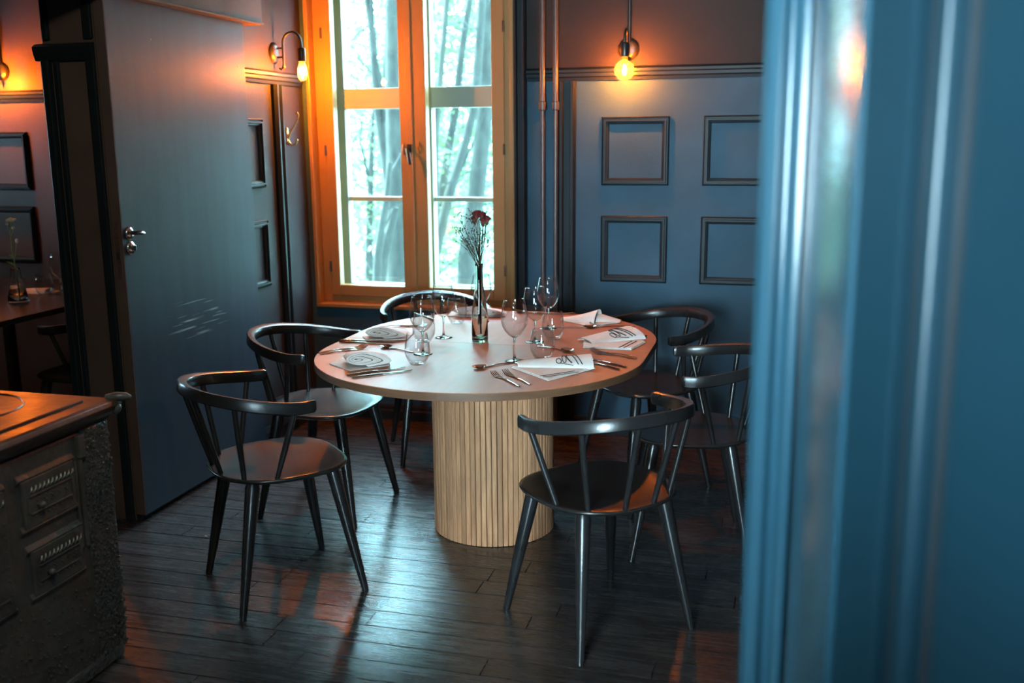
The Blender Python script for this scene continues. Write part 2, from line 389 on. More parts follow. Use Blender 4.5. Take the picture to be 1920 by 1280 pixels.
# left wall: the pier between this room and the next, seen end-on in the opening
wl = MB().box((JX0, JY, -.1), (XL, YW, ZC)).box((JX0, 1.6, 2.34), (XL, JY, ZC)).box((JX0, YB, -.1), (XL, 1.6, ZC))
wall_left = struct('wall_left', wl, 'left')
pr = [(XL+a, b) for a, b in rail_profile(.034, 1.832)]
part('wall_rail', MB().prism([(a, b) for a, b in pr][::-1], 4.34, YW-.035, 1), 'moulding', wall_left)
def frame_x(name, cy, cz, w_, h, xw, parent, t=.036, d=.024):
    prof = [(0, 0), (0, d*.55), (t*.12, d*.75), (t*.2, d*.45), (t*.36, d*.45), (t*.42, d), (t*.62, d), (t*.68, d*.6), (t*.9, d*.5), (t, d*.2), (t, 0)]
    v = []; f = []; k = len(prof)
    for sy, sz in ((-1, -1), (1, -1), (1, 1), (-1, 1)):
        for a, b in prof: v.append((xw+b, cy+sy*(w_/2-a), cz+sz*(h/2-a)))
    for i in range(4):
        j = (i+1) % 4
        for q in range(k-1): f.append((i*k+q, i*k+q+1, j*k+q+1, j*k+q))
    return part(name, MB().add(v, f), 'moulding', parent)
part('wallpaper', MB().box((XL, JY, 1.860), (XL+.003, YW, ZC)), 'wall_upper', wall_left)
for cz in (1.463, .970): frame_x('panel_moulding', 4.36, cz, .334, .334, XL, wall_left)
part('vertical_moulding', MB().prism([(XL, 4.655), (XL+.014, 4.655), (XL+.03, 4.667), (XL+.03, 4.68), (XL+.014, 4.687), (XL+.014, 4.706), (XL+.03, 4.712), (XL+.03, 4.724), (XL+.012, 4.735), (XL, 4.735)][::-1], 0, 1.80), 'moulding', wall_left)
part('skirting', MB().prism([(XL, 0), (XL+.02, 0), (XL+.02, .06), (XL+.008, .085), (XL, .085)], JY, YW, 1), 'moulding', wall_left)
# panelled reveal of the opening (faces the camera)
part('jamb_panel', MB().box((JX0+.001, JY-.004, 0), (XL-.001, JY, 2.34)), 'jamb', wall_left)
def jamb_box(name, x0, x1, z0, z1, d): part(name, MB().box((x0, JY-d, z0), (x1, JY, z1)), 'moulding', wall_left, bevel=.006)
jamb_box('jamb_moulding', -2.732, -2.698, 0, 1.83, .030)
jamb_box('jamb_moulding', -2.688, -2.664, 0, 1.83, .016)
jamb_box('jamb_moulding', -2.545, -2.505, 0, 1.83, .016)
jamb_box('jamb_moulding', -2.722, -2.695, 1.90, 2.30, .022)
jamb_box('jamb_moulding', -2.545, -2.505, 1.90, 2.30, .016)
part('jamb_rail', MB().prism([(JY, 1.825), (JY-.02, 1.825), (JY-.03, 1.85), (JY-.034, 1.875), (JY-.02, 1.885), (JY, 1.89)][::-1], -2.758, -2.505, 0), 'moulding', wall_left)

# remaining walls (out of the frame), each with the window opening the daylight comes through
struct('wall_right', MB().box((XR, YB, -.1), (XR+.2, YW, ZC)), 'wall')
wf = MB()
for a, b in (((-6, YB-.2, -.1), (-1.07, YB, ZC)), ((.17, YB-.2, -.1), (XR, YB, ZC)), ((-1.07, YB-.2, -.1), (.17, YB, .68)), ((-1.07, YB-.2, 1.92), (.17, YB, ZC))): wf.box(a, b)
struct('wall_front', wf, 'wall')
struct('wall_blocker', MB().box((XL, .20, -.1), (-.86, .32, ZC)), 'wall')     # unseen stub added to keep rear daylight off the left side
# next room
wall_far = struct('wall_far', MB().box((-6, YW, -.1), (JX0, YW+.34, ZC)), 'next')
rail_x('wall_rail', -6, JX0, YW, 1.787, .034, wall_far)
part('wallpaper', MB().box((-6, YW-.003, 1.815), (JX0, YW, ZC)), 'next', wall_far)
for cx in (-4.44, -4.94, -5.44):
    for cz in (1.418, .986): frame_y('panel_moulding', cx, cz, .335, .335, YW, wall_far)
ws = MB()
for a, b in (((-6.2, YB, -.1), (-6, 3.5, ZC)), ((-6.2, 4.0, -.1), (-6, YW+.3, ZC)), ((-6.2, 3.5, -.1), (-6, 4.0, 1.35)), ((-6.2, 3.5, 1.8), (-6, 4.0, ZC))): ws.box(a, b)
struct('wall_side', ws, 'next')

# ------------------------------------------------------------------ window_1: lining, inner casements, outer casements
win = struct('window_1', MB().box((WX0-.02, YW-.014, WZ0-.022), (WX1+.02, YW+.20, WZ0)).box((WX0-.02, YW-.014, WZ1), (WX1+.02, YW+.20, WZ1+.02))
             .box((WX0-.02, YW-.014, WZ0), (WX0, YW+.20, WZ1)).box((WX1, YW-.014, WZ0), (WX1+.02, YW+.20, WZ1)), 'frame', bevel=.004)
def ring(x0, x1, z0, z1, y0, y1, l, r, b, t):
    return (MB().box((x0, y0, z0), (x0+l, y1, z1)).box((x1-r, y0, z0), (x1, y1, z1)).box((x0+l, y0, z0), (x1-r, y1, z0+b)).box((x0+l, y0, z1-t), (x1-r, y1, z1)))
part('window_frame', ring(WX0, WX1, WZ0, WZ1, YW+.055, YW+.125, .052, .048, .040, .05), 'frame', win, bevel=.003)
GZ0 = .738
for x0, x1, gl, gr in ((-2.400, -1.912, -2.347, -1.968), (-1.900, -1.396, -1.822, -1.463)):
    s_ = part('window_sash', ring(x0, x1, .678, 2.36, YW+.045, YW+.10, gl-x0, x1-gr, GZ0-.678, .06), 'frame', win, bevel=.004)
    part('pane', MB().box((gl-.004, YW+.070, GZ0-.004), (gr+.004, YW+.074, 2.304)), 'pane', s_)
part('meeting_stile', MB().box((-1.930, YW+.036, .69), (-1.895, YW+.060, 2.35)), 'frame', win, bevel=.004)
for x_, z_ in ((-2.400, 2.08), (-2.400, 1.47), (-2.400, .84), (-1.397, 2.08), (-1.397, 1.47), (-1.397, .84)):
    part('hinge', MB().tube([(x_, YW+.042, z_-.028), (x_, YW+.042, z_+.028)], .006, 8), 'bronze' if x_ < -2 else 'chrome', win, smooth=True)
hb = MB().box((-1.926, YW+.030, 1.46), (-1.902, YW+.040, 1.50)).tube([(-1.914, YW+.034, 1.478), (-1.914, YW+.0, 1.478), (-1.904, YW-.006, 1.45), (-1.897, YW-.004, 1.395)], [.007, .008, .010, .009], 8)
part('window_handle', hb, 'bronze', win, smooth=True)
for x_, z_ in ((-1.952, 1.475), (-1.865, 1.485)):
    part('catch', MB().tube([(x_, YW+.045, z_+.03), (x_+.003, YW+.028, z_), (x_+.002, YW+.045, z_-.03)], .005, 6), 'frame', win, smooth=True)
# outer casements with transom and glazing bar
oy0, oy1 = YW+.200, YW+.262
part('outer_frame', ring(WX0, WX1, WZ0, WZ1+.02, YW+.20, YW+.30, .03, .03, .03, .03), 'outer', win, bevel=.003)
for x0, x1, gl, gr in ((-2.42, -1.915, -2.350, -1.980), (-1.910, -1.38, -1.845, -1.440)):
    c_ = part('outer_casement', ring(x0, x1, .67, 2.38, oy0, oy1, gl-x0, x1-gr, .058, .05), 'outer', win, bevel=.003)
    part('transom', MB().box((gl, oy0-.004, 1.690), (gr, oy1, 1.800)), 'outer', c_, bevel=.004)
    part('glazing_bar', MB().box((gl, oy0+.01, 1.189), (gr, oy1-.01, 1.214)), 'outer', c_, bevel=.004)
    for z0, z1 in ((.728, 1.189), (1.214, 1.690), (1.80, 2.33)):
        part('pane', MB().box((gl-.003, oy0+.03, z0-.003), (gr+.003, oy0+.033, z1+.003)), 'dusty', c_)
part('outer_sill', MB().box((WX0-.05, YW+.26, WZ0-.06), (WX1+.05, YW+.46, WZ0)), 'outer', win, bevel=.004)

# ------------------------------------------------------------------ sliding door on the left wall with its header
door = struct('door_1', MB().box((XL+.006, 3.322, .028), (XL+.050, 4.325, 2.060)), 'door', bevel=.003)
part('door_edge', MB().box((XL+.0065, 3.3205, .029), (XL+.0495, 3.323, 2.059)), 'jamb', door)
part('faceplate', MB().box((XL+.014, 3.3195, 1.0), (XL+.036, 3.323, 1.22)), 'rust', door, bevel=.001)
part('lock_slot', MB().box((XL+.018, 3.3185, 1.075), (XL+.032, 3.3205, 1.105)), 'dark', door)
AX = Matrix.Rotation(radians(90), 3, 'Y')
def rosette(z, yy, rr): return MB().lathe([(0, 0), (rr, 0), (rr, .004), (rr*.85, .009), (rr*.5, .012), (0, .013)], 24, (XL+.05, yy, z), AX)
h1 = part('handle_rosette', rosette(1.174, 3.362, .026), 'chrome', door, smooth=True)
part('door_handle', MB().tube([(XL+.055, 3.362, 1.176), (XL+.088, 3.362, 1.176), (XL+.100, 3.370, 1.176), (XL+.100, 3.385, 1.174), (XL+.092, 3.398, 1.172)], [.009, .0085, .0085, .008, .006], 10), 'chrome', h1, smooth=True)
h2 = part('lock_rosette', rosette(1.117, 3.364, .027), 'chrome', door, smooth=True)
part('thumb_turn', MB().box((XL+.062, 3.360, 1.106), (XL+.076, 3.368, 1.128)), 'chrome', h2, bevel=.002)
for yy, z_ in ((3.60, 1.92), (4.26, 1.86)):
    part('nail_head', MB().lathe([(0, .002), (.004, .001), (.004, 0)], 8, (XL+.05, yy, z_), AX), 'dark', door)
hd = MB().box((XL, 1.62, 2.066), (XL+.095, 4.43, 2.30)).box((XL, 1.62, 2.058), (XL+.10, 4.438, 2.068))
struct('trim_1', hd, 'jamb', bevel=.002)

# ------------------------------------------------------------------ pipes beside the window
for i, (x_, lab) in enumerate(((-1.172, 'slim dark painted heating pipe, the one nearer the window casing'), (-1.106, 'slim dark painted heating pipe beside the fluted moulding strip'))):
    p = thing('heating_pipe', lab, 'pipe', (x_, YW-.045, 0), 0, 'heating pipes by the window')
    part('lower_pipe', MB().tube([(0, 0, 0), (0, 0, 1.675)], .011, 12), 'pipe', p, smooth=True)
    part('upper_pipe', MB().tube([(0, 0, 1.675), (0, 0, ZC)], .0135, 12), 'pipe', p, smooth=True)
    part('coupling', MB().tube([(0, 0, 1.66), (0, 0, 1.664), (0, 0, 1.700), (0, 0, 1.704)], [.014, .019, .019, .014], 12), 'pipe', p, smooth=True)
    part('bracket', MB().tube([(0, 0, 1.69), (0, .045, 1.69)], .005, 6), 'pipe', p)

# ------------------------------------------------------------------ wall sconces (local: wall plane at y=0, lamp towards -y)
def sconce(label, loc, rz, bulb, reach=.15, conduit=False):
    t = thing('wall_sconce', label, 'lamp', loc, rz, 'bare-bulb wall sconces')
    A = Matrix.Rotation(radians(90), 3, 'X')
    part('backplate', MB().lathe([(0, .022), (.030, .021), (.040, .017), (.0525, .006), (.054, 0), (0, 0)], 32, (0, 0, 0), A), 'bronze', t, smooth=True)
    yy = -.055
    for z_ in (.022, -.022): part('spacer', MB().tube([(0, -.018, z_), (0, yy, z_)], .005, 8), 'bronze', t, smooth=True)
    R = (reach+yy)/2 if reach > .06 else .05
    R = (reach-.055)/2
    path = [(0, yy, -.062), (0, yy, -.02), (0, yy, .045)]+[(0, yy-R+R*cos(a), .045+R*1.05*sin(a)) for a in [pi*i/12 for i in range(1, 13)]]+[(0, yy-2*R, .02)]
    part('arm', MB().tube(path, .0062, 10), 'bronze', t, smooth=True)
    part('finial', MB().ball((0, yy, -.068), .010, 10, 6).tube([(0, yy, -.066), (0, yy+.014, -.082), (0, yy+.024, -.074)], .0055, 8), 'bronze', t, smooth=True)
    zb = -.045
    part('socket', MB().lathe([(0, .068), (.009, .068), (.019, .062), (.020, .060), (.020, .006), (.018, 0), (0, 0)], 20, (0, -reach, zb)), 'bronze', t, smooth=True)
    if bulb == 'globe': pf = [(.013, 0), (.0135, -.014)]+[(.047*sin(radians(a)), -.062+.047*cos(radians(a))) for a in (20, 35, 50, 65, 80, 95, 110, 125, 140, 155, 168, 180)]
    else: pf = [(.013, 0), (.015, -.01), (.020, -.022), (.0225, -.040), (.0225, -.066), (.020, -.082), (.012, -.092), (0, -.095)]
    b = part('bulb', MB().lathe(pf, 24, (0, -reach, zb)), 'bulb', t, smooth='all')
    f_ = MB(); zc = -.062 if bulb == 'globe' else -.05
    for k in range(6):
        a = 2*pi*k/6; f_.tube([(.004*cos(a), .004*sin(a)-reach, zb+zc+.026), (.011*cos(a), .011*sin(a)-reach, zb+zc), (.004*cos(a), .004*sin(a)-reach, zb+zc-.022)], .0016, 5)
    part('filament', f_, 'filament', b)
    part('filament_stem', MB().tube([(0, -reach, zb), (0, -reach, zb+zc+.03)], .004, 8), 'bulb', b)
    if conduit: part('conduit', MB().tube([(.004, -.014, .03), (.004, -.014, ZC-loc[2])], .0085, 10), 'bronze', t, smooth=True)
    return t
sconce('black wall sconce with a round amber globe bulb on the blue panelled wall', (-.752, YW, 1.945), 0, 'globe', .13, True)
sconce('black gooseneck wall sconce with a small tube bulb beside the window', (XL, 4.70, 1.955), radians(90), 'tube', .155)
sconce('wall sconce seen through the doorway in the next room, cut by the picture edge', (-4.40, YW, 1.93), 0, 'tube', .14, True)

t = thing('fill_lamp', 'unseen globe added above the viewer to house the fill light', 'lamp', (-.7, 1.1, ZC))  # invented fixture around the fill light, out of view
part('cord', MB().tube([(0, 0, 0), (0, 0, -.22)], .004, 6), 'bronze', t)
part('globe', MB().lathe([(.02, -.205), (.09, -.25), (.118, -.33), (.09, -.41), (0, -.45)], 24), 'bulb', t, smooth='all')

# brass coat hook on the left wall
t = thing('coat_hook', 'brass double coat hook on the wall below the gooseneck sconce', 'hook', (XL, 4.80, 1.555), 0)
part('hook_plate', MB().box((0, -.011, -.05), (.006, .011, .035)), 'brass', t, bevel=.003)
part('upper_prong', MB().tube([(.006, 0, -.02), (.020, 0, .012), (.046, 0, .044), (.066, 0, .075), (.072, 0, .096), (.066, 0, .108), (.058, 0, .106)], [.007, .006, .0045, .004, .0045, .005, .006], 8), 'brass', t, smooth=True)
part('lower_prong', MB().tube([(.006, 0, -.036), (.022, 0, -.052), (.040, 0, -.052), (.052, 0, -.044), (.055, 0, -.032)], [.007, .006, .005, .005, .006], 8).ball((.056, 0, -.03), .007), 'brass', t, smooth=True)
part('knob', MB().ball((.008, 0, -.045), .009), 'brass', t, smooth=True)

# ------------------------------------------------------------------ dining table
TX, TY, TZ = -1.065, 3.647, .74
HL, RAD = .158, .613
tb = thing('dining_table', 'oak pill-shaped dining table on a fluted drum base', 'table', (TX, TY, 0))
def pill(r, hl, n=40): return [(r*cos(a), hl+r*sin(a)) for a in [pi*i/n for i in range(n+1)]]+[(-r*cos(a), -hl-r*sin(a)) for a in [pi*i/n for i in range(n+1)]]
def top_half(sgn):
    P = [(RAD*cos(a), HL+RAD*sin(a)) for a in [pi*i/48 for i in range(49)]]
    poly = P+[(-RAD, .0006), (RAD, .0006)]
    if sgn < 0: poly = [(-a, -b) for a, b in poly]
    return poly
for sgn in (1, -1):
    h_ = part('table_leaf', MB().prism(top_half(sgn), TZ-.028, TZ), 'oak', tb, bevel=.0018)
    P = [(RAD*cos(a), HL+RAD*sin(a)) for a in [pi*i/48 for i in range(49)]]; P = [(RAD, .001)]+P+[(-RAD, .001)]
    if sgn < 0: P = [(-a, -b) for a, b in P]
    v = [(x_*1.0007, y_*1.0005, z_) for x_, y_ in P for z_ in (TZ-.0265, TZ-.002)]
    part('edge_band', MB().add(v, [(2*i, 2*i+2, 2*i+3, 2*i+1) for i in range(len(P)-1)]), 'oakedge', h_)
BR = .240
part('base_core', MB().lathe([(0, .004), (BR-.012, .004), (BR-.012, TZ-.03), (0, TZ-.03)], 64), 'groove', tb, smooth=True)
NS = 72
sw = 2*pi*BR/NS*.86
sm = bpy.data.meshes.new('slat'); b_ = MB().prism([(-sw/2, -.011), (sw/2, -.011), (sw/2, -.002), (sw/2-.0025, 0), (-sw/2+.0025, 0), (-sw/2, -.002)], .002, TZ-.029)
sm.from_pydata(b_.v, [], b_.f); sm.materials.append(M['slat'])
for i in range(NS):
    a = 2*pi*i/NS+.03; o = bpy.data.objects.new('slat', sm); COL.objects.link(o); o.parent = tb
    o.location = (BR*cos(a), BR*sin(a), 0); o.rotation_euler = (0, 0, a-pi/2)

# ------------------------------------------------------------------ chairs (local: faces +y)
def make_chair(label):
    t = thing('spindle_chair', label, 'chair', (0, 0, 0), 0, 'black spindle chairs round the tables')
    # seat
    nr, na = 6, 48; v = []; f = []
    def sp(a, s):
        c_, s_ = cos(a), sin(a); n_ = 2.35 if s_ < 0 else 2.9
        k = (abs(c_/.232)**n_+abs(s_/(.236 if s_ < 0 else .215))**n_)**(-1/n_)
        return c_*k*s, s_*k*s
    prof = [(0, .452), (.35, .4515), (.62, .453), (.82, .457), (.95, .4605), (.985, .460), (1.0, .456), (.985, .450), (.93, .442), (.80, .434), (.0, .434)]
    for s_, z_ in prof[1:-1]:
        for j in range(na): a = 2*pi*j/na; v.append((*sp(a, s_), z_-.004))
    k = len(prof)-2
    for i in range(k-1):
        for j in range(na): f.append((i*na+j, i*na+(j+1) % na, (i+1)*na+(j+1) % na, (i+1)*na+j))
    v.append((0, 0, .447)); v.append((0, 0, .430))
    for j in range(na): f.append((len(v)-2, (j+1) % na, j)); f.append((len(v)-1, (k-1)*na+j, (k-1)*na+(j+1) % na))
    f = [tuple(reversed(q)) for q in f]
    part('seat', MB().add(v, f), 'chair', t, smooth='all')
    for sx in (-1, 1):
        for sy in (-1, 1):
            a_, b2 = Vector((sx*.150, sy*.135, .440)), Vector((sx*.213, sy*.213, 0))
            pts = [a_.lerp(b2, q) for q in (0, .05, .5, 1)]
            part('leg', MB().tube(pts, [.019, .0240, .0195, .0115], 14), 'chair', t, smooth=True)
    # bent rail
    def rp(u):      # u from -1 (one arm end) to 1
        th = u*radians(118); s_ = abs(u)
        if abs(th) <= pi/2: x_, y_ = .262*sin(th), -.298*cos(th)
        else:
            q = (abs(th)-pi/2)/radians(28); x_, y_ = math.copysign(.262-.008*q, th), .050*q
        z_ = .692+.048*max(0, cos(th))**1.3
        return Vector((x_, y_, z_))
    us = [-1+2*i/56 for i in range(57)]
    v = []; f = []; pr0 = [(-1, -.62), (-.8, -1), (.7, -1), (1, -.8), (1, .5), (.75, .95), (.1, 1), (-.75, .86), (-1, .5)]
    for i, u in enumerate(us):
        p = rp(u); tg = (rp(min(1, u+.02))-rp(max(-1, u-.02))).normalized(); sd = tg.cross(Vector((0, 0, 1))).normalized(); upv = sd.cross(tg)
        back = max(0, cos(u*radians(118)))
        e = 1-abs(u); en = 1 if e > .03 else .80+.2*e/.03
        wd = (.0120+.0065*back**2)*en; ht = .0205*en
        tilt = .30*back
        s2 = sd*cos(tilt)+upv*sin(tilt)*.9; uu = upv*cos(tilt)-sd*sin(tilt)*.35
        for a, b in pr0: v.append(p+s2*a*wd+uu*b*ht)
    k = len(pr0)
    for i in range(len(us)-1):
        for q in range(k): f.append((i*k+q, (i+1)*k+q, (i+1)*k+(q+1) % k, i*k+(q+1) % k))
    f.append(tuple(range(k))); f.append(tuple((len(us)-1)*k+q for q in range(k-1, -1, -1)))
    part('back_rail', MB().add(v, f), 'chair', t, smooth=True)
    for sx in (-1, 1):
        for th0, ub in ((14, .13), (43, .42), (70, .73)):
            top = rp(sx*ub)-Vector((0, 0, .012)); a = -pi/2+sx*radians(th0)
            bx, by = sp(a, .90); bot = Vector((bx, by, .445))
            part('spindle', MB().tube([bot, bot.lerp(top, .5), top], [.0082, .0100, .0096], 10), 'chair', t, smooth=True)
    return t
CH = [((-1.632, 2.952), 46, 'black spindle chair standing clear of the table beside the cast-iron stove'),
      ((-1.80, 3.68), -2, 'black spindle chair pushed under the table in front of the scratched sliding door'),
      ((-1.60, 4.52), -62, 'black spindle chair behind the table below the window, only its rail showing'),
      ((-.56, 4.32), 221, 'black spindle chair between the table and the panelled wall under the globe bulb'),
      ((-.30, 3.655), 189, 'black spindle chair half hidden by the blurred door post'),
      ((-.52, 2.945), 136, 'black spindle chair, back to the viewer, with warm light on its seat')]
ch0 = make_chair(CH[0][2]); ch0.location = (*CH[0][0], 0); ch0.rotation_euler = (0, 0, radians(CH[0][1]-90))
for (x_, y_), a, lab in CH[1:]: dup(ch0, lab, (x_, y_, 0), radians(a-90))
dup(ch0, 'black spindle chair at the dark table in the next room', (-3.16, 3.98, 0), radians(175-90))

# ------------------------------------------------------------------ glassware
def wine_glass(label, loc, s=1.0):
    t = thing('wine_glass', label, 'glass', loc, 0, 'wine glasses on the oak table'); t.scale = (s, s, s)
    out = [(.010, .217), (0, 0)]
    bo = [(.0035, .083), (.010, .086), (.023, .095), (.035, .110), (.0435, .128), (.0475, .146), (.0465, .166), (.0415, .192), (.0365, .217)]
    ft = [(0, .0004), (.033, .0004), (.0355, .0012), (.0352, .0022), (.025, .0040), (.010, .0075), (.0045, .014), (.0036, .030), (.0033, .060)]
    inn = [(r-.0011, z+(.0012 if z < .12 else 0)) for r, z in bo[1:]]
    prof = bo[1:]+[(.0359, .2176)]+inn[::-1]+[(0, .0885)]
    part('bowl', MB().lathe(prof, 40), 'glass', t, smooth='all')
    part('stem', MB().lathe(ft[5:]+[(.0035, .083), (.010, .0862), (0, .0866)], 24), 'stemglass', t, smooth='all')
    part('foot', MB().lathe(ft[:6]+[(0, .0078)], 40), 'stemglass', t, smooth='all')
    return t
def tumbler(label, loc):
    t = thing('tumbler', label, 'glass', loc, 0, 'stemless tumblers on the oak table')
    o_ = [(0, .0004), (.022, .0004), (.026, .002), (.036, .018), (.0435, .036), (.0455, .052), (.043, .078), (.0365, .112)]
    i_ = [(.0354, .1124)]+[(r-.0012, z) for r, z in o_[:3:-1]]+[(.033, .020), (.024, .009), (0, .007)]
    part('bowl', MB().lathe(o_+i_, 40), 'glass', t, smooth='all')
    return t
wg0 = wine_glass('wine glass nearest the rolled napkin by the stove-side chair', (-1.265, 3.409, TZ))
for lab, (x_, y_), s in (('wine glass between the two stove-side tumblers and the vase', (-1.292, 3.727), 1), ('wine glass standing nearest to the lettered napkin and forks', (-.902, 3.372), 1.03),
                  ('wine glass behind the small tumbler near the table centre', (-.913, 3.724), 1), ('tall-looking wine glass furthest toward the panelled wall', (-.926, 4.01), 1.0), ('wine glass hidden behind the bud vase', (-1.247, 4.105), .97)):
    g = dup(wg0, lab, (x_, y_, TZ), 0); g.scale = (s, s, s)
tu0 = tumbler('stemless tumbler just in front of the stove-side wine glass', (-1.225, 3.245, TZ))
for lab, (x_, y_) in (('stemless tumbler behind the stove-side wine glass', (-1.34, 3.627)), ('stemless tumbler near the chair under the window', (-1.34, 4.044)), ('stemless tumbler behind the lettered napkin', (-.811, 3.42)), ('stemless tumbler beside the tall wine glass on the orange-lit side', (-.856, 3.792))):
    dup(tu0, lab, (x_, y_, TZ), 0)

# ------------------------------------------------------------------ cutlery (local: handle end at origin, head along +x)
def handle_strip(mb, L, w0=.0045, w1=.0026, t_=.0022, x0=0., lift=.010):
    n = 14; pts = []; sc = []
    for i in range(n+1):
        q = i/n; z_ = .002+lift*sin(min(1, q*1.15)*pi)*.55*q
        pts.append((x0+q*L, 0, z_)); sc.append(((w0*(1-q)+w1*q)/w0, 1))
    mb.sweep(pts, [(-w0, -t_*.5), (-w0*.6, -t_), (w0*.6, -t_), (w0, -t_*.5), (w0, t_*.5), (w0*.6, t_), (-w0*.6, t_), (-w0, t_*.5)], scales=sc)
    return pts[-1]
def make_fork(label):
    t = thing('fork', label, 'cutlery', (0, 0, 0), 0, 'forks on the oak table')
    mb = MB(); handle_strip(mb, .125); part('handle', mb, 'steel', t, smooth=True)
    mb = MB()
    xs = [(.122, .0028, .0034), (.132, .006, .0028), (.142, .0105, .0020), (.150, .0115, .0016)]
    mb.sweep([(x_, 0, z_) for x_, w_, z_ in xs], [(-1, -.0010), (1, -.0010), (1, .0010), (-1, .0010)], scales=[(w_, 1) for x_, w_, z_ in xs])
    for k in range(4):
        y_ = (-1.5+k)*.0068
        mb.sweep([(.149, y_, .0016), (.165, y_, .0022), (.182, y_, .0065), (.196, y_*.92, .0135)], [(-.0018, -.0010), (.0018, -.0010), (.0018, .0010), (-.0018, .0010)], scales=[1, 1, .9, .5])
    part('tines', mb, 'steel', t, smooth=True)
    return t
def make_spoon(label):
    t = thing('spoon', label, 'cutlery', (0, 0, 0), 0, 'spoons on the oak table')
    mb = MB(); handle_strip(mb, .12); part('handle', mb, 'steel', t, smooth=True)
    nx, ny = 12, 8; v = []; f = []
    for lay in (0, 1):
        for i in range(nx+1):
            q = i/nx; x_ = .116+q*.056; wd = .019*math.sqrt(max(0, 1-(2*q-1)**2))*(.85+.3*q)+.0006
            for j in range(ny+1):
                r = -1+2*j/ny; dep = .009*(1-r*r)*(1-(2*q-1)**2)
                v.append((x_, r*wd, .0105-dep-lay*.0011+.0*q))
    m_ = ny+1; o_ = (nx+1)*m_
    for i in range(nx):
        for j in range(ny):
            a = i*m_+j; f.append((a, a+m_, a+m_+1, a+1)); f.append((o_+a, o_+a+1, o_+a+m_+1, o_+a+m_))
    part('spoon_bowl', MB().add(v, f), 'steel', t, smooth='all')
    return t
def make_knife(label):
    t = thing('table_knife', label, 'cutlery', (0, 0, 0), 0, 'knives on the oak table')
    mb = MB(); pr = [(5.2*cos(a), 3.6*sin(a)) for a in [2*pi*i/10 for i in range(10)]]
    mb.sweep([(0, 0, .0045), (.004, 0, .0045), (.06, 0, .0045), (.11, 0, .0045), (.116, 0, .0042)], [(a*.001, b*.001) for a, b in pr], scales=[.7, 1, 1, .9, .6])
    part('handle', mb, 'steel', t, smooth=True)
    pl = [(.114, -.003), (.130, -.006), (.175, -.0085), (.205, -.0075), (.220, -.001), (.224, .005), (.20, .006), (.114, .004)]
    part('blade', MB().prism(pl, .0035, .0052), 'steel', t, bevel=.0005)
    return t
def lay(proto, a, b, lab, z=TZ, first=[]):
    ang = atan2(b[1]-a[1], b[0]-a[0])
    if proto.name not in first:
        first.append(proto.name); o = proto; o['label'] = lab; o.location = (a[0], a[1], z); o.rotation_euler = (0, 0, ang)
    else: o = dup(proto, lab, (a[0], a[1], z), ang)
    return o
fk, sp_, kn = make_fork(''), make_spoon(''), make_knife('')
for a, b, lab in (((-1.398, 3.018), (-1.225, 3.201), 'knife lying closer to the rolled napkin by the stove-side chair'), ((-1.366, 2.988), (-1.194, 3.155), 'knife nearest the table edge by the stove-side chair'),
                  ((-1.672, 3.566), (-1.464, 3.595), 'knife closer to the rolled napkin by the sliding door'), ((-1.662, 3.538), (-1.425, 3.545), 'knife second from the rolled napkin by the sliding door'),
                  ((-.513, 3.312), (-.715, 3.470), 'knife with its tip at the corner of the lettered napkin'), ((-.497, 3.352), (-.680, 3.490), 'knife just beyond the one touching the lettered napkin'),
                  ((-.500, 3.922), (-.697, 3.790), 'knife under the stripe-edged napkin, upper of the pair'), ((-.498, 3.890), (-.690, 3.752), 'knife under the stripe-edged napkin, lower of the pair'),
                  ((-1.459, 4.084), (-1.60, 4.235), 'knife in front of the chair under the window'), ((-.885, 4.378), (-1.07, 4.325), 'knife at the table end near the panelled wall')):
    o = lay(kn, a, b, lab)
for a, b, lab, dz in (((-1.655, 3.338), (-1.525, 3.500), 'fork beside the rolled napkin of the stove-side chair', 0), ((-1.635, 3.312), (-1.505, 3.470), 'fork nearer the viewer beside the rolled napkin of the stove-side chair', 0),
                  ((-1.64, 3.9), (-1.48, 3.95), 'fork behind the sliding-door napkin, outer one', 0), ((-1.622, 3.866), (-1.46, 3.93), 'fork behind the sliding-door napkin, inner one', 0),
                  ((-.790, 3.008), (-.940, 3.175), 'fork closest to the viewer with handle near the table edge', 0), ((-.762, 3.040), (-.912, 3.215), 'fork second from the viewer, next to the lettered napkin', 0),
                  ((-.486, 3.528), (-.680, 3.612), 'fork with bright handle beyond the knives, farther one', 0), ((-.482, 3.502), (-.672, 3.580), 'fork with bright handle beyond the knives, nearer one', 0),
                  ((-.575, 4.115), (-.760, 4.122), 'dark fork behind the stripe-edged napkin, upper one', 0), ((-.600, 4.145), (-.760, 4.075), 'dark fork behind the stripe-edged napkin, crossing one', 0)):
    lay(fk, a, b, lab)
for a, b, lab in (((-1.31, 3.425), (-1.476, 3.501), 'spoon by the stove-side wine glass'), ((-.90, 3.345), (-1.01, 3.21), 'spoon beside the two forks nearest the viewer'), ((-.88, 3.640), (-.73, 3.562), 'spoon with dark bowl between tumblers and knives'),
                  ((-.90, 4.03), (-.744, 4.063), 'spoon in front of the draped napkin by the panelled wall'), ((-.997, 4.34), (-1.150, 4.366), 'spoon at the table end under the window')):
    lay(sp_, a, b, lab)

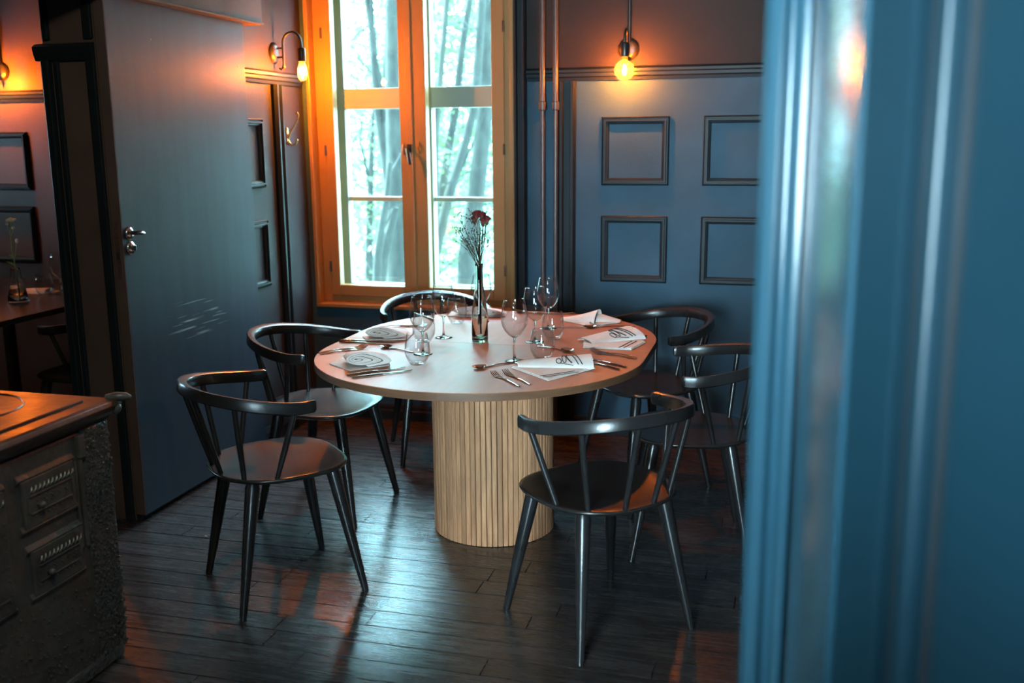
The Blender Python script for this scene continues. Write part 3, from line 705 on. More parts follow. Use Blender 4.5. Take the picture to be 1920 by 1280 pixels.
# ------------------------------------------------------------------ napkins
def sheet(mb, poly, z0, th, n=1):
    mb.prism(poly, z0, z0+th)
def loft(mb, A, B, wA, wB, hA, hB, z0, n=18, m=14, p=1.0):
    """arched fold from point A to point B with half-ellipse sections, a hem at either side"""
    A, B = Vector((*A, 0)), Vector((*B, 0)); d = (B-A).normalized(); s_ = Vector((-d.y, d.x, 0)); v = []; f = []
    for i in range(n+1):
        q = i/n; c_ = A.lerp(B, q); w_ = wA+(wB-wA)*q**p; h_ = hA+(hB-hA)*q**p
        for j in range(m+1):
            a = pi*j/m; v.append((c_+s_*w_*(-cos(a))) + Vector((0, 0, z0+h_*sin(a)*(1-.22*cos(a)))))
        for j in range(m+1):
            a = pi*(m-j)/m; v.append((c_+s_*(w_-.002)*(-cos(a))) + Vector((0, 0, z0+max(0, h_-.002)*sin(a)*(1-.22*cos(a)))))
    k = 2*(m+1)
    for i in range(n):
        for j in range(k): f.append((i*k+j, i*k+(j+1) % k, (i+1)*k+(j+1) % k, (i+1)*k+j))
    mb.add(v, f)
    return lambda q, t_: ((A.lerp(B, q)+s_*(wA+(wB-wA)*q**p)*(-cos(pi*t_))) + Vector((0, 0, z0+.0012+(hA+(hB-hA)*q**p)*sin(pi*t_)*(1-.22*cos(pi*t_)))))
def printed_napkin(label, loc, base, A, B, wA, wB, hA, hB, u0, du, stripes):
    t = thing('napkin', label, 'napkin', loc, 0)
    L_ = lambda p: (p[0]-loc[0], p[1]-loc[1])
    mb = MB(); sheet(mb, [L_(p) for p in base], .0006, .004); sheet(mb, [(x_*.97, y_*.97) for x_, y_ in [L_(p) for p in base]], .0048, .003)
    part('folded_layers', mb, 'cloth', t, bevel=.0012)
    mb = MB(); S_ = loft(mb, L_(A), L_(B), wA, wB, hA, hB, .006); part('top_fold', mb, 'cloth', t, smooth=True)
    # printed script and two bars across the fold
    mb = MB()
    def stroke(pts, w_=.0016): mb.tube([S_(u, v_) for u, v_ in pts], w_, 5)
    for k in (0, 1): stroke([(u0+du*(3.3+k*.62)-du*1.1*i/10, .18+.58*i/10) for i in range(11)], .0019)
    stroke([(u0+du*(1.75+.55*(i/8)**1.6-.25*sin(i/8*pi)), .68-.44*i/8) for i in range(9)], .0024)
    stroke([(u0+du*(1.2+.32*sin(a)), .45+.20*cos(a)) for a in [2*pi*i/12 for i in range(13)]])
    stroke([(u0+du*(.3+.42*cos(a)), .34+.11*sin(a)) for a in [2*pi*i/12 for i in range(13)]])
    stroke([(u0+du*(.3+.2*i), .25-.01*i) for i in range(12)], .0012)
    part('printed_lettering', mb, 'ink', t)
    mb = MB()
    for (p, q) in stripes:
        p, q = Vector((*L_(p), .0089)), Vector((*L_(q), .0089)); mb.sweep([p, q], [(-.0022, -.0003), (.0022, -.0003), (.0022, .0004), (-.0022, .0004)])
    part('hem_stripe', mb, 'ink', t)
    return t
printed_napkin('white folded napkin with dark script nearest the viewer beside two forks', (-.745, 3.27, TZ), [(-.885, 3.262), (-.716, 3.102), (-.598, 3.318), (-.64, 3.40), (-.70, 3.425)], (-.866, 3.276), (-.618, 3.352), .030, .068, .016, .034, .52, .085,
               [((-.752, 3.135), (-.655, 3.235)), ((-.738, 3.122), (-.640, 3.222))])
printed_napkin('pinkish white lettered napkin with a striped hem, laid over two knives', (-.63, 3.80, TZ), [(-.705, 3.645), (-.522, 3.652), (-.488, 3.800), (-.545, 3.900), (-.700, 3.880), (-.735, 3.80)], (-.716, 3.735), (-.552, 3.905), .050, .080, .014, .036, .45, .10,
               [((-.570, 3.650), (-.540, 3.790)), ((-.552, 3.650), (-.522, 3.790))])
def rolled_napkin(label, loc, rz, w_=.15, h_=.036, dep=.11, base=None, turns=3.6):
    """flattened spiral roll on a folded square; local x across, spiral end faces -y"""
    t = thing('napkin', label, 'napkin', loc, rz, 'rolled white napkins')
    mb = MB(); bp_ = base or [(-.10, -.02), (.075, -.055), (.095, .13), (-.07, .15)]
    sheet(mb, bp_, .0006, .0045); part('folded_layers', mb, 'cloth', t, bevel=.0012)
    n = int(turns*26); cols = 5; v = []; f = []
    def sp_(q):
        a = -pi*.5+2*pi*turns*(1-q) if q <= 1 else 0
        return a
    def pt(a, q):
        rx = .006+(w_*.5-.006)*q; rz_ = .002+(h_*.5-.002)*q; c_ = cos(a)
        return (-.040*(1-q)+rx*c_*(1 if c_ < 0 else 1.10), .0065+h_*.5*(1-.42*max(0, c_)*q)+rz_*sin(a)*(1-.42*max(0, c_)))
    for c_ in range(cols):
        y_ = -dep*.4+dep*c_/(cols-1); sc = 1-.38*(c_/(cols-1))
        for i in range(n+1):
            q = i/n; a = sp_(q); x0, z0 = pt(a, q); x1, z1 = pt(a, max(0, q-.86/turns))
            wob = .002*sin(x0*60+c_)
            v.append((x0, y_+wob, .006+(z0-.006)*sc)); v.append((x1, y_+wob, .006+(z1-.006)*sc))
    st = 2*(n+1)
    for c_ in range(cols-1):
        for i in range(n):
            a = c_*st+2*i; f.append((a, a+2, a+st+2, a+st)); f.append((a+1, a+st+1, a+st+3, a+3))
    for i in range(n):
        f.append((2*i, 2*i+1, 2*i+3, 2*i+2)); b = (cols-1)*st+2*i; f.append((b, b+2, b+3, b+1))
    part('roll', MB().add(v, f), 'cloth', t, smooth=True)
    return t
rolled_napkin('rolled white napkin beside the knives at the stove-side place', (-1.395, 3.185, TZ), radians(30), .165, .058, .12, [(-.125, .055), (-.065, -.075), (.08, -.03), (.085, .07), (.0, .20), (-.05, .17)])
rolled_napkin('rolled white napkin at the place before the sliding door', (-1.515, 3.665, TZ), radians(14), .170, .052, .11, [(-.10, .02), (-.07, -.05), (.09, -.04), (.10, .10), (.0, .15)])
rolled_napkin('rolled white napkin behind the bud vase', (-1.31, 4.245, TZ), radians(12), .24, .046, .10, [(-.13, -.03), (.13, -.03), (.13, .09), (-.13, .09)])
t = thing('napkin', 'cream napkin with an upright looped fold on the orange-lit side near the wall', 'napkin', (-.80, 4.20, TZ))
mb = MB(); sheet(mb, [(-.10, -.01), (.03, -.10), (.14, .0), (-.02, .15)], .0006, .005); part('folded_layers', mb, 'cloth', t, bevel=.0015)
mb = MB(); loft(mb, (-.11, .01), (.055, -.015), .018, .055, .010, .052, .005, p=1.4); part('looped_fold', mb, 'cloth', t, smooth=True)
mb = MB(); loft(mb, (.05, .02), (.15, .01), .045, .014, .030, .008, .004); part('tail_fold', mb, 'cloth', t, smooth=True)

# ------------------------------------------------------------------ vase with dried flowers
def vase(label, loc, prof, wl_, wz):
    t = thing('bud_vase', label, 'vase', loc)
    inn = [(max(.001, r-.0022), z) for r, z in prof[2:]]
    part('bottle', MB().lathe([(0, .0005)]+prof+[(prof[-1][0]-.001, prof[-1][1]+.0008)]+inn[::-1]+[(0, .008)], 32), 'bottle', t, smooth='all')
    wp = [(max(.001, r-.0027), max(.0085, z)) for r, z in prof[1:] if z < wz]
    part('water', MB().lathe([(0, .0085)]+wp+[(wl_-.0027, wz), (0, wz)], 32), 'water', t, smooth=True)
    return t
VX, VY = -1.127, 3.686
vase('clear glass bottle vase with water holding dried flowers', (VX, VY, TZ), [(.028, .0006), (.0315, .003), (.0320, .012), (.0318, .10), (.029, .135), (.022, .185), (.0155, .225), (.0145, .26), (.0150, .300), (.0158, .308)], .0318, .097)
fl_ = thing('dried_flower', 'bunch of dried flowers with dark roses and fine filler in the bottle vase', 'flowers', (VX, VY, TZ))
rnd = random.Random(3)
st = MB(); bd = MB()
for k in range(26):
    a0 = rnd.uniform(0, 6.28); tx = rnd.uniform(-.098, .045); ty = rnd.uniform(-.045, .045); tz = rnd.uniform(.40, .525)-abs(tx+.03)*.35
    p0 = Vector((.006*cos(a0), .006*sin(a0), .06+rnd.random()*.06)); p1 = Vector((.007*cos(a0), .007*sin(a0), .30)); p3 = Vector((tx, ty, tz)); p2 = p1.lerp(p3, .55)+Vector((0, 0, .012))
    st.tube([p0, p1, p2, p3], [.0010, .0010, .0008, .0005], 5)
    for q in range(9):
        u = rnd.uniform(.45, 1.0); c_ = p2.lerp(p3, u) if u > .6 else p1.lerp(p2, u*1.5)
        e = c_+Vector((rnd.uniform(-.022, .022), rnd.uniform(-.022, .022), rnd.uniform(.004, .03)))
        st.tube([c_, e], [.0005, .0004], 4); bd.ball(e, rnd.uniform(.0014, .0030), 5, 4)
for x_, y_, z_ in ((.004, -.004, .5), (.018, .006, .49), (.03, .0, .485), (-.008, .008, .50), (.010, -.008, .47)):
    st.tube([(.002, 0, .045), (.003, .002, .30), (x_*.8, y_, .40), (x_, y_, z_-.02)], [.0021, .0020, .0018, .0018], 6)
st.tube([(.005, -.004, .026), (.001, -.002, .15), (.002, 0, .31)], [.0032, .0028, .0024], 7)
part('stems', st, 'stem', fl_, kind='stuff'); part('filler_buds', bd, 'bud', fl_, kind='stuff')
def rosehead(c, r, tilt):
    mb = MB(); Rm = Matrix.Rotation(tilt, 3, 'Y')
    for ring_, (nn, rad, hh) in enumerate(((5, .35, 1.0), (6, .62, .85), (7, .92, .62))):
        for k in range(nn):
            a = 2*pi*(k+.5*ring_)/nn; pts = []
            for i in range(4):
                for j in range(4):
                    u, v_ = i/3, (j/3-.5)
                    aa = a+v_*2.0/(1+ring_*.4); rr_ = r*rad*(.35+.65*u)*(1+.15*sin(j*2+k))
                    pts.append(Vector(c)+Rm @ Vector((rr_*cos(aa), rr_*sin(aa), r*(-.7+u*(1.1+hh*.6)*(1-.35*abs(v_)*2))) ))
            mb.add(pts, [(4*i+j, 4*i+j+1, 4*i+j+5, 4*i+j+4) for i in range(3) for j in range(3)])
    return mb
for c, r, tl in (((-.004, -.006, .500), .019, -.25), ((.016, -.002, .497), .017, .1), ((.034, 0, .482), .016, .5), ((-.016, .004, .484), .015, -.5), ((.022, -.01, .474), .014, .2)):
    h_ = part('rose_head', rosehead(c, r, tl), 'rose', fl_, smooth=True)
    part('calyx', MB().lathe([(.001, -.024), (.006, -.018), (.009, -.008), (.010, 0)], 10, c), 'roseleaf', h_, smooth=True)

# ------------------------------------------------------------------ next room: table and what stands on it
t = thing('side_table', 'dark-topped table in the next room through the doorway', 'table', (-3.90, 4.05, 0))
part('tabletop', MB().box((-.55, -.85, .712), (.545, .85, .74)), M['irontop'] if False else 'chair', t, bevel=.004)
for sx in (-.46, .46):
    for sy in (-.74, .74): part('leg', MB().box((sx-.025, sy-.025, 0), (sx+.025, sy+.025, .712)), 'chair', t, bevel=.003)
vase('small flared glass vase in the next room', (-3.694, 4.142, TZ), [(.048, .0006), (.052, .003), (.051, .008), (.040, .06), (.027, .12), (.0215, .160), (.0225, .168)], .034, .085)
f2 = thing('flower_stem', 'single pale flower stem in the small flared vase of the next room', 'flowers', (-3.694, 4.142, TZ))
part('stem', MB().tube([(.01, 0, .012), (.002, 0, .17), (-.006, 0, .26), (-.004, 0, .34), (.006, 0, .40)], .0028, 6).tube([(.0, 0, .2), (.02, 0, .27), (.028, 0, .30)], .002, 6).tube([(-.004, 0, .33), (-.014, 0, .36), (-.018, 0, .385)], .0016, 5).tube([(-.004, 0, .33), (.010, 0, .35), (.014, 0, .365)], .0016, 5), 'greenstem', f2, smooth=True)
mb = MB()
for k in range(12):
    a = 2*pi*k/12+.2; mb.ball((.006+.014*cos(a), .014*sin(a), .408+.004*sin(3*a)), .010, 6, 4, (1.1, 1.1, .55))
mb.ball((.006, 0, .41), .012, 8, 5)
part('blossom', mb, 'petal', f2, smooth=True)
part('bud', MB().ball((.029, 0, .306), .010, 8, 6, (.8, .8, 1.3)).ball((-.018, 0, .39), .007).ball((.015, 0, .37), .008), 'petal', f2, smooth=True)
for x_, z_, w_ in ((-.03, .18, .03), (-.02, .215, .026)):
    part('leaf', MB().add([(0, 0, z_), (x_*.6, -.006, z_+.012), (x_*1.7, 0, z_+.022), (x_*.6, .006, z_+.016)], [(0, 1, 2, 3)]), 'greenstem', f2)
g = dup(wg0, 'wine glass on the dark table in the next room', (-3.655, 4.41, TZ), 0); g['group'] = 'next room glasses'
g = dup(tu0, 'stemless tumbler on the dark table in the next room', (-3.70, 4.34, TZ), 0); g['group'] = 'next room glasses'
t = thing('napkin', 'folded white napkin on the dark table in the next room', 'napkin', (-3.83, 4.42, TZ))
mb = MB(); sheet(mb, [(-.10, -.05), (.10, -.06), (.12, .05), (-.08, .06)], .0006, .005); part('folded_layers', mb, 'cloth', t, bevel=.0015)
mb = MB(); loft(mb, (-.09, 0), (.09, 0), .03, .045, .012, .022, .005); part('top_fold', mb, 'cloth', t, smooth=True)

# ------------------------------------------------------------------ cast-iron stove in the left foreground
SX0, SX1, SY0, SY1, SZ = -2.46, -1.862, 1.45, 2.392, .80
sv = thing('iron_stove', 'old black cast-iron cooking stove with embossed doors', 'stove', ((SX0+SX1)/2, (SY0+SY1)/2, 0))
ox, oy = (SX0+SX1)/2, (SY0+SY1)/2
X1, Y1 = SX1-ox, SY1-oy; X0, Y0 = SX0-ox, SY0-oy
part('stove_body', MB().box((X0+.03, Y0+.03, .03), (X1-.004, Y1-.03, .73)), 'iron', sv, bevel=.006)
part('stove_foot', MB().box((X0+.02, Y0+.02, 0), (X1+.004, Y1-.02, .05)), 'rough_iron', sv, bevel=.012)
tp = MB()
n = 5
prf = [(0, .738), (.012, .738), (.014, .748), (.026, .752), (.036, .764), (.040, .778), (.034, .790), (.022, .794), (0, .794)]
rect = [(X0, Y0), (X1, Y0), (X1, Y1), (X0, Y1)]
v = []; f = []; k = len(prf)
for (x_, y_), (sx, sy) in zip(rect, ((-1, -1), (1, -1), (1, 1), (-1, 1))):
    for a, b in prf: v.append((x_+sx*(a-.012), y_+sy*(a-.012), b))
for i in range(4):
    j = (i+1) % 4
    for q in range(k-1): f.append((i*k+q, j*k+q, j*k+q+1, i*k+q+1))
f.append(tuple(i*k+k-1 for i in range(4))); f.append(tuple(i*k for i in (3, 2, 1, 0)))
top = part('stove_top', tp.add(v, f), 'irontop', sv, bevel=.002)
part('top_plate', MB().box((X0+.045, Y0+.045, .793), (X1-.045, Y1-.045, .800)), 'irontop', sv, bevel=.003)
part('cooking_ring', MB().lathe([(.164, .800), (.166, .8035), (.172, .8035), (.174, .800)], 48, (-2.185-ox, 2.175-oy, 0)).lathe([(.095, .800), (.097, .8035), (.102, .8035), (.104, .800)], 48, (-2.185-ox, 2.175-oy, 0)), 'irontop', sv, smooth=True)
part('corner_scroll', MB().tube([(X1-.01, Y1+.01, .790), (X1+.018, Y1+.022, .796), (X1+.040, Y1+.034, .795), (X1+.050, Y1+.040, .790)], [.014, .014, .011, .006], 10).ball((X1+.012, Y1+.012, .765), .020, 10, 7), 'iron', sv, smooth=True)
# textured corner pilaster made of hammered scales
mb = MB(); rr = random.Random(5)
mb.box((X1-.030, Y1-.125, .03), (X1+.002, Y1-.008, .736))
part('corner_pilaster', mb, 'rough_iron', sv, bevel=.006)
mb = MB()
for i in range(520):
    z_ = rr.uniform(.04, .73); y_ = Y1-.008-rr.random()*.117
    mb.ball((X1+.002, y_, z_), rr.uniform(.0025, .0058), 6, 4, (.9, 1, rr.uniform(.8, 1.5)))
for i in range(330):
    z_ = .05+.26*rr.random()**1.4; y_ = rr.uniform(Y0+.1, Y1-.12)
    mb.ball((X1-.003, y_, z_), rr.uniform(.0022, .005), 6, 4, (.9, 1, 1))
part('hammered_grain', mb, 'rough_iron', sv, kind='stuff', smooth=True)
part('pilaster_bracket', MB().box((X1-.004, Y1-.150, .660), (X1+.012, Y1-.126, .725)).box((X1-.004, Y1-.148, .40), (X1+.006, Y1-.135, .66)).box((X1-.004, Y1-.165, .40), (X1+.004, Y1-.155, .655)), 'iron', sv, bevel=.003)
def sdoor(name, z0, z1, y0, y1):
    d = part(name, MB().box((X1-.006, y0, z0), (X1+.006, y1, z1)), 'iron', sv, bevel=.003)
    for zz in (z0-.004, z1+.004):
        pts = [(X1+.002, y0-.012, zz), (X1+.002, y1+.006, zz)]
        part('door_ledge', MB().sweep(pts, [(-.004, -.013), (-.020, -.008), (-.024, 0), (-.018, .010), (-.004, .014), (.004, .0)]), 'iron', d, bevel=.002)
    h_ = z1-z0; mb = MB()
    mb.box((X1+.004, y0+.022, z1-.048), (X1+.010, y1-.018, z1-.044)); mb.box((X1+.004, y0+.022, z0+.034), (X1+.010, y1-.018, z0+.038))
    part('panel_line', mb, 'iron', d, bevel=.001)
    mb = MB()
    for k in range(11):
        yy = y0+.022+(y1-y0-.04)*k/10
        mb.tube([(X1+.006, yy, z1-.040), (X1+.010, yy+.007, z1-.030), (X1+.006, yy+.013, z1-.022)], [.002, .0035, .002], 6)
        mb.ball((X1+.007, yy, z0+.026), .003, 6, 4)
    for k in range(7):
        mb.ball((X1+.007, y1-.014, z0+.045+(h_-.09)*k/6), .0038, 6, 4); mb.ball((X1+.007, y0+.016, z0+.045+(h_-.09)*k/6), .003, 6, 4)
    for a in range(4):
        for b in range(5): mb.ball((X1+.007, y0+.05+(y1-y0-.09)*b/4+.005*(a % 2), z0+.052+(h_-.11)*a/3), .0032, 6, 4)
    part('embossed_relief', mb, 'iron', d, smooth=True)
    part('door_knob', MB().ball((X1+.020, y0+.05, (z0+z1)/2-.01), .010, 10, 7).tube([(X1, y0+.05, (z0+z1)/2-.01), (X1+.016, y0+.05, (z0+z1)/2-.01)], .005, 8), 'iron', d, smooth=True)
    return d
sdoor('fire_door', .535, .665, Y1-.370, Y1-.172)
sdoor('ash_door', .345, .470, Y1-.360, Y1-.165)
sdoor('oven_door', .345, .665, Y1-.80, Y1-.43)

# ------------------------------------------------------------------ door post and open door in the right foreground (out of focus)
PX, PY = .012, 1.40
wst = struct('wall_partition', MB().box((PX+.09, PY+.05, -.1), (XR, PY+.17, ZC)), 'wall')
prf = [(-.042, .016), (-.044, -.006), (-.036, -.020), (-.020, -.024), (-.012, -.012), (-.004, -.012), (.004, -.022), (.016, -.022), (.020, .016)]
post = struct('door_frame_2', MB().box((PX-.03, PY+.012, 0), (PX+.15, PY+.16, ZC)), 'gloss', bevel=.004)
part('door_casing', MB().prism([(PX+a, PY+b) for a, b in prf], 0, ZC), 'casing', post, bevel=.003)
# splayed reveal from the post back toward the viewer: bead, boards and a panel (plan drawn along d, outward n)
D_ = Vector((.64, -.768)); N_ = Vector((-.768, -.64)); O_ = Vector((.030, 1.400))
def splay(name, pts, mat='gloss', bv=.003):
    P = [O_+D_*a+N_*b for a, b in pts]
    return part(name, MB().prism([(q.x, q.y) for q in P][::-1], 0, ZC), mat, post, bevel=bv, smooth=(name == 'bead'))
A_, B_ = Vector((.0336, 1.395)), Vector((.0713, 1.08)); ch = (B_-A_); cn = Vector((-1, -.12)).normalized()
arcp = [A_+ch*(i/20)+cn*(.013*(1-(2*i/20-1)**2)) for i in range(21)]
part('jamb_face', MB().prism([(q.x, q.y) for q in ([Vector((.12, 1.40))]+arcp+[Vector((.13, 1.10))])][::-1], 0, ZC), 'casing', post, smooth=True)
O_ = B_
splay('reveal_board', [(0, -.04), (0, -.004), (.062, -.004), (.062, -.04)])
splay('groove_board', [(.062, -.05), (.062, -.022), (.131, -.022), (.131, -.05)], 'dark')
splay('panel_moulding', [(.082, -.03), (.083, -.008), (.090, .001), (.102, .001), (.107, -.008), (.108, -.03)])
splay('reveal_panel', [(.130, -.03), (.132, -.006), (.50, -.006), (.50, -.03)])
splay('reveal_back', [(.0, -.06), (.0, -.045), (.50, -.045), (.50, -.06)], 'dark')

t = thing('shade_block', 'unseen cupboard-like block added behind the viewer to shade the lower post', 'light blocker', (.15, -.38, 0))  # added out of view to darken the lower part of the foreground post
part('carcass', MB().box((-.45, -.17, .06), (.45, .17, 1.17)), 'dark', t, bevel=.004)
part('plinth', MB().box((-.42, -.15, 0), (.42, .15, .06)), 'dark', t)
part('worktop', MB().box((-.47, -.19, 1.17), (.47, .19, 1.20)), 'oak', t, bevel=.004)
for x_ in (-.225, .225):
    d_ = part('cabinet_door', MB().box((x_-.21, .17, .10), (x_+.21, .188, 1.14)), 'dark', t, bevel=.003)
    part('knob', MB().ball((x_*.1, .20, .66), .014), 'brass', d_, smooth=True)

# ------------------------------------------------------------------ crumb on the floor
mb = MB().ball((0, 0, .003), .006, 7, 5, (1.2, .8, .6)); c_ = tag(obj('paper_scrap', mb, 'white', smooth=True), 'tiny white paper scrap on the dark floor by the sliding door', 'scrap'); c_.location = (-2.126, 3.237, .001)

# ------------------------------------------------------------------ outside: ground, trees, red house
struct('ground', MB().box((-40, YW+.34, -1.6), (25, 60, -1.4)), 'turf')
struct('facade', MB().box((-12, YB-.5, ZC+.12), (8, YW+.34, ZC+.3)), 'stone')
TREES = {
 'a': ('thick straight grey tree trunk outside the window, nearest the window mullion', [[(-3.52, 9.0, 3.6, .066), (-3.52, 9.0, 3.16, .068), (-3.55, 9.0, 2.79, .068), (-3.57, 9.0, 2.03, .073), (-3.57, 9.0, 1.34, .083), (-3.58, 9.0, .83, .099), (-3.6, 9.0, -1.45, .14)]]),
 'b': ('forked slender tree outside the window, its fork high in the sash away from the lamp', [[(-3.97, 9.3, 3.13, .022), (-3.91, 9.3, 2.69, .027), (-3.88, 9.3, 2.54, .038), (-3.87, 9.3, 2.1, .038), (-3.84, 9.3, 1.69, .043), (-3.79, 9.3, 1.33, .048), (-3.74, 9.3, .92, .054), (-3.70, 9.3, -1.45, .07)],
        [(-3.88, 9.3, 3.13, .020), (-3.88, 9.3, 2.79, .022), (-3.88, 9.3, 2.54, .027)], [(-3.86, 9.3, 2.3, .022), (-3.82, 9.3, 2.1, .027), (-3.78, 9.3, 1.97, .027), (-3.77, 9.3, 1.70, .03)], [(-3.87, 9.3, 2.12, .012), (-4.02, 9.3, 2.28, .010), (-4.10, 9.3, 2.44, .006)], [(-3.90, 9.3, 2.62, .012), (-4.02, 9.3, 2.54, .010), (-4.1, 9.3, 2.48, .006)]]),
 'c': ('thin upright sapling seen outside behind the thick trunk', [[(-3.99, 10.0, 3.24, .018), (-4.0, 10.0, 2.93, .017), (-4.02, 10.0, 2.51, .023), (-4.05, 10.0, 2.24, .023), (-4.06, 10.0, 1.98, .029), (-4.0, 10, .5, .04), (-3.98, 10, -1.45, .05)]]),
 'd': ('short dark stem rising outside in the lower half of the window behind the saplings', [[(-4.40, 10.5, 1.89, .018), (-4.43, 10.5, 1.54, .024), (-4.46, 10.5, 1.13, .037), (-4.48, 10.5, .9, .037), (-4.51, 10.5, .41, .043), (-4.57, 10.5, -1.45, .06)], [(-4.53, 10.45, 1.74, .012), (-4.55, 10.45, 1.54, .012), (-4.50, 10.45, 1.26, .018), (-4.47, 10.5, .92, .018)]]),
 'e': ('leaning pale tree stem outside at the foot of the thick trunk', [[(-3.22, 8.0, 1.34, .022), (-3.26, 8.0, 1.04, .028), (-3.32, 8.0, .77, .033), (-3.36, 8.0, .54, .037), (-3.4, 8.0, -.02, .043), (-3.45, 8, -1.45, .05)], [(-3.30, 8.3, .94, .030), (-3.36, 8.3, .74, .039), (-3.43, 8.3, .5, .044), (-3.47, 8.3, .26, .049), (-3.49, 8.1, -.6, .054)]]),
 'f': ('slim upright trunk outside, first beyond the mullion', [[(-2.80, 8.5, 3.5, .02), (-2.81, 8.5, 2.96, .024), (-2.85, 8.5, 2.7, .024), (-2.93, 8.5, 2.01, .029), (-2.96, 8.5, 1.79, .034), (-2.99, 8.5, 1.47, .034), (-3.0, 8.5, 1.04, .039), (-3.03, 8.5, .49, .049), (-3.06, 8.5, -1.45, .07)]]),
 'g': ('tilted trunk outside, second beyond the mullion', [[(-2.90, 9.5, 3.6, .03), (-2.92, 9.5, 3.11, .032), (-2.96, 9.5, 2.82, .032), (-3.05, 9.5, 2.34, .038), (-3.12, 9.5, 1.82, .043), (-3.21, 9.5, 1.4, .043), (-3.28, 9.5, .98, .049), (-3.35, 9.5, .53, .049), (-3.5, 9.5, -1.45, .06)]]),
 'h': ('strongly leaning trunk outside, crossing the sash toward the bottles', [[(-2.56, 8.8, 3.5, .032), (-2.59, 8.8, 2.99, .035), (-2.63, 8.8, 2.72, .035), (-2.69, 8.8, 2.04, .039), (-2.72, 8.8, 1.79, .039), (-2.81, 8.8, 1.46, .04), (-2.97, 8.8, 1.02, .045), (-3.12, 8.8, .46, .05), (-3.25, 8.8, -.4, .056), (-3.3, 8.8, -1.45, .07)], [(-2.57, 8.8, 1.9, .005), (-2.69, 8.8, 1.58, .007), (-2.78, 8.8, 1.39, .01), (-2.85, 8.8, 1.24, .01)]]),
 'i': ('broad trunk outside behind the dried flowers', [[(-2.65, 9.2, 3.6, .066), (-2.67, 9.2, 3.05, .068), (-2.68, 9.2, 2.78, .067), (-2.73, 9.2, 1.8, .080), (-2.83, 9.2, 1.0, .088), (-2.93, 9.2, .41, .095), (-3.05, 9.2, -1.45, .11)]])}
rl = random.Random(11)
def leaves(mb, c, n, rad, size):
    for _ in range(n):
        p = Vector(c)+Vector((rl.gauss(0, rad), rl.gauss(0, rad*.8), rl.gauss(0, rad*.8)))
        a, b = rl.uniform(0, 6.28), rl.uniform(-.8, .8); s_ = size*rl.uniform(.6, 1.3)
        d = Vector((cos(a)*cos(b), sin(a)*cos(b), sin(b))); e = d.cross(Vector((rl.uniform(-1, 1), rl.uniform(-1, 1), 1))).normalized()
        mb.add([p, p+d*s_*.5+e*s_*.32, p+d*s_, p+d*s_*.5-e*s_*.32], [(0, 1, 2, 3)])
for ky, (lab, limbs) in TREES.items():
    base = limbs[0][-1]
    t = thing('tree', lab, 'tree', (base[0], base[1], base[2]), 0, 'trees outside the window')
    mb = MB()
    for li in limbs: mb.tube([(p[0]-base[0], p[1]-base[1], p[2]-base[2]) for p in li], [p[3] for p in li], 10)
    part('trunk', mb, 'bark', t, smooth=True)
    tw = MB(); lf = MB()
    main = limbs[0]
    for q in range(9):
        i = rl.randrange(0, len(main)-2); p = Vector(main[i][:3]).lerp(Vector(main[i+1][:3]), rl.random())-Vector(base[:3])
        if p.z+base[2] < .6 and rl.random() < .6: continue
        d = Vector((rl.uniform(-1, 1), rl.uniform(.1, 1.2), rl.uniform(-.1, .8))).normalized()
        ln = rl.uniform(.4, 1.0); p1 = p+d*ln*.5+Vector((0, 0, .05)); p2 = p+d*ln+Vector((0, 0, rl.uniform(-.05, .2)))
        tw.tube([p, p1, p2], [.009, .006, .003], 5)
        leaves(lf, p2+Vector((0, 1.0, 0)), 30, .2, .065); leaves(lf, p1+Vector((0, 1.0, 0)), 10, .16, .06)
    for q in range(40):
        c = (rl.uniform(-1.5, 1.5)-(1.5 if ky in 'abcde' else 0), rl.uniform(2.2, 5.5), rl.uniform(1.2, 5.4))
        leaves(lf, c, 60, .42, .09)
    part('twigs', tw, 'bark', t, kind='stuff'); part('foliage', lf, 'leaf', t, kind='stuff')
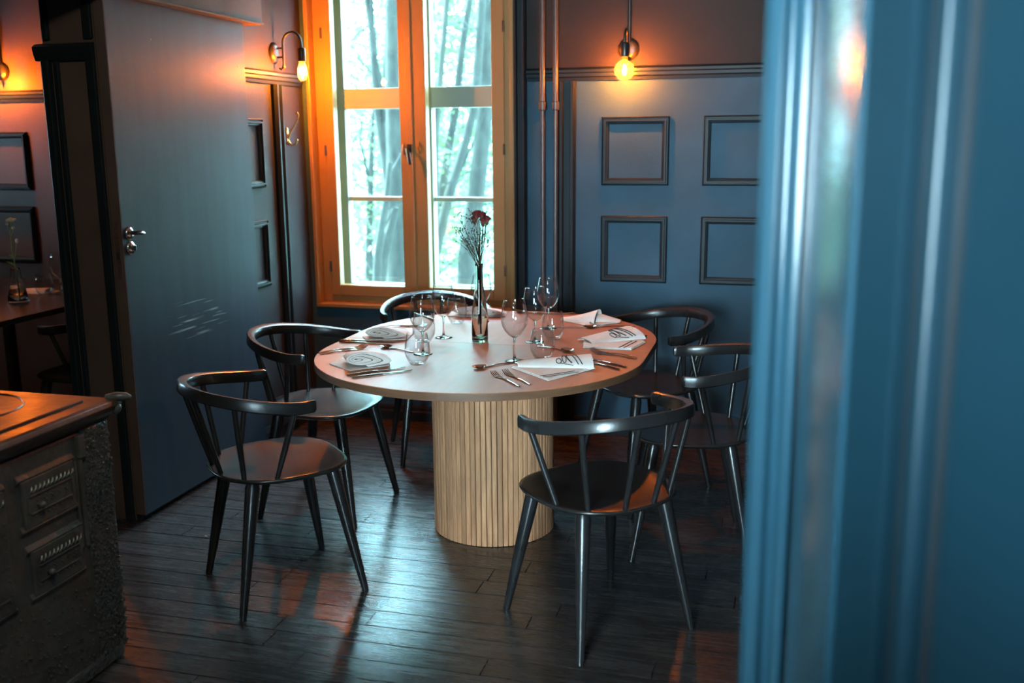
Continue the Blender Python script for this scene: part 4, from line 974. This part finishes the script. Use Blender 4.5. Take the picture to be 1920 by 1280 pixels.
for lab, c, n in (('leafy light green shrub outside below the forked slender tree', (-5.0, 11.0, .2), 420), ('leafy shrub outside at the foot of the pale leaning stem', (-3.9, 9.9, -.2), 260)):
    t = thing('shrub', lab, 'shrub', (c[0], c[1], -1.4))
    mb = MB(); sb = MB()
    for k in range(14):
        p = Vector((rl.gauss(0, .45), rl.gauss(0, .4), 1.0+rl.random()*1.3)); sb.tube([(rl.gauss(0, .05), rl.gauss(0, .05), 0), p*.5, p], [.012, .008, .004], 5); leaves(mb, p, n//14, .22, .085)
    part('stems', sb, 'bark', t, kind='stuff'); part('foliage', mb, 'leaf', t, kind='stuff')
# taller trees further off: a leafy treeline that closes the view up to the open sky
tl = thing('treeline', 'pale sunlit mass of foliage far behind the trunks outside the window', 'trees', (0, 0, -1.4)); tl['kind'] = 'stuff'
fm = MB(); tm = MB()
for i in range(11):
    x_, y_ = -19+2.9*i+rl.uniform(-.6, .6), (19, 22.5, 17.5)[i % 3]+rl.uniform(-.8, .8); zs = rl.uniform(.52, .68)
    tm.tube([(x_, y_, 0), (x_+.1, y_+.1, 4*zs), (x_-.1, y_, 9*zs), (x_, y_+.1, 13*zs)], [.22, .18, .13, .05], 8)
    for k in range(60):
        a_ = rl.uniform(0, 6.28); q = rl.random(); rr_ = (1.2+2.0*sin(pi*min(1, q*.9+.1)))*math.sqrt(rl.random())
        leaves(fm, (x_+rr_*cos(a_), y_+rr_*sin(a_), zs*(1.0+13.5*q)), 46, .7, .33)
part('foliage', fm, 'farleaf', tl, kind='stuff'); part('trunks', tm, 'bark', tl, kind='stuff')
# red wooden house with white corner boards, far behind
hs = thing('house', 'red clad house with white corner boards far outside', 'building', (-7.4, 22, -1.4))
w0 = part('wall', MB().box((-.62, 0, .75), (.22, 2.5, 2.2)), 'redwood', hs)
for k in range(7): part('board', MB().box((-.62+.12*k, -.02, .75), (-.515+.12*k, 0, 2.2)), 'redwood', w0)
part('corner_board', MB().box((.22, -.05, .2), (.44, 2.5, 2.3)), 'white', hs)
part('plinth', MB().box((-.9, -.12, .2), (.22, 2.4, .76)), 'white', hs)
part('wall', MB().box((.44, .05, .9), (2.4, 2.5, 2.2)), 'bluegrey', hs)
part('roof', MB().prism([(-.3, 2.2), (2.8, 2.2), (1.25, 2.75)], -.9, 2.6, 0), 'white', hs)
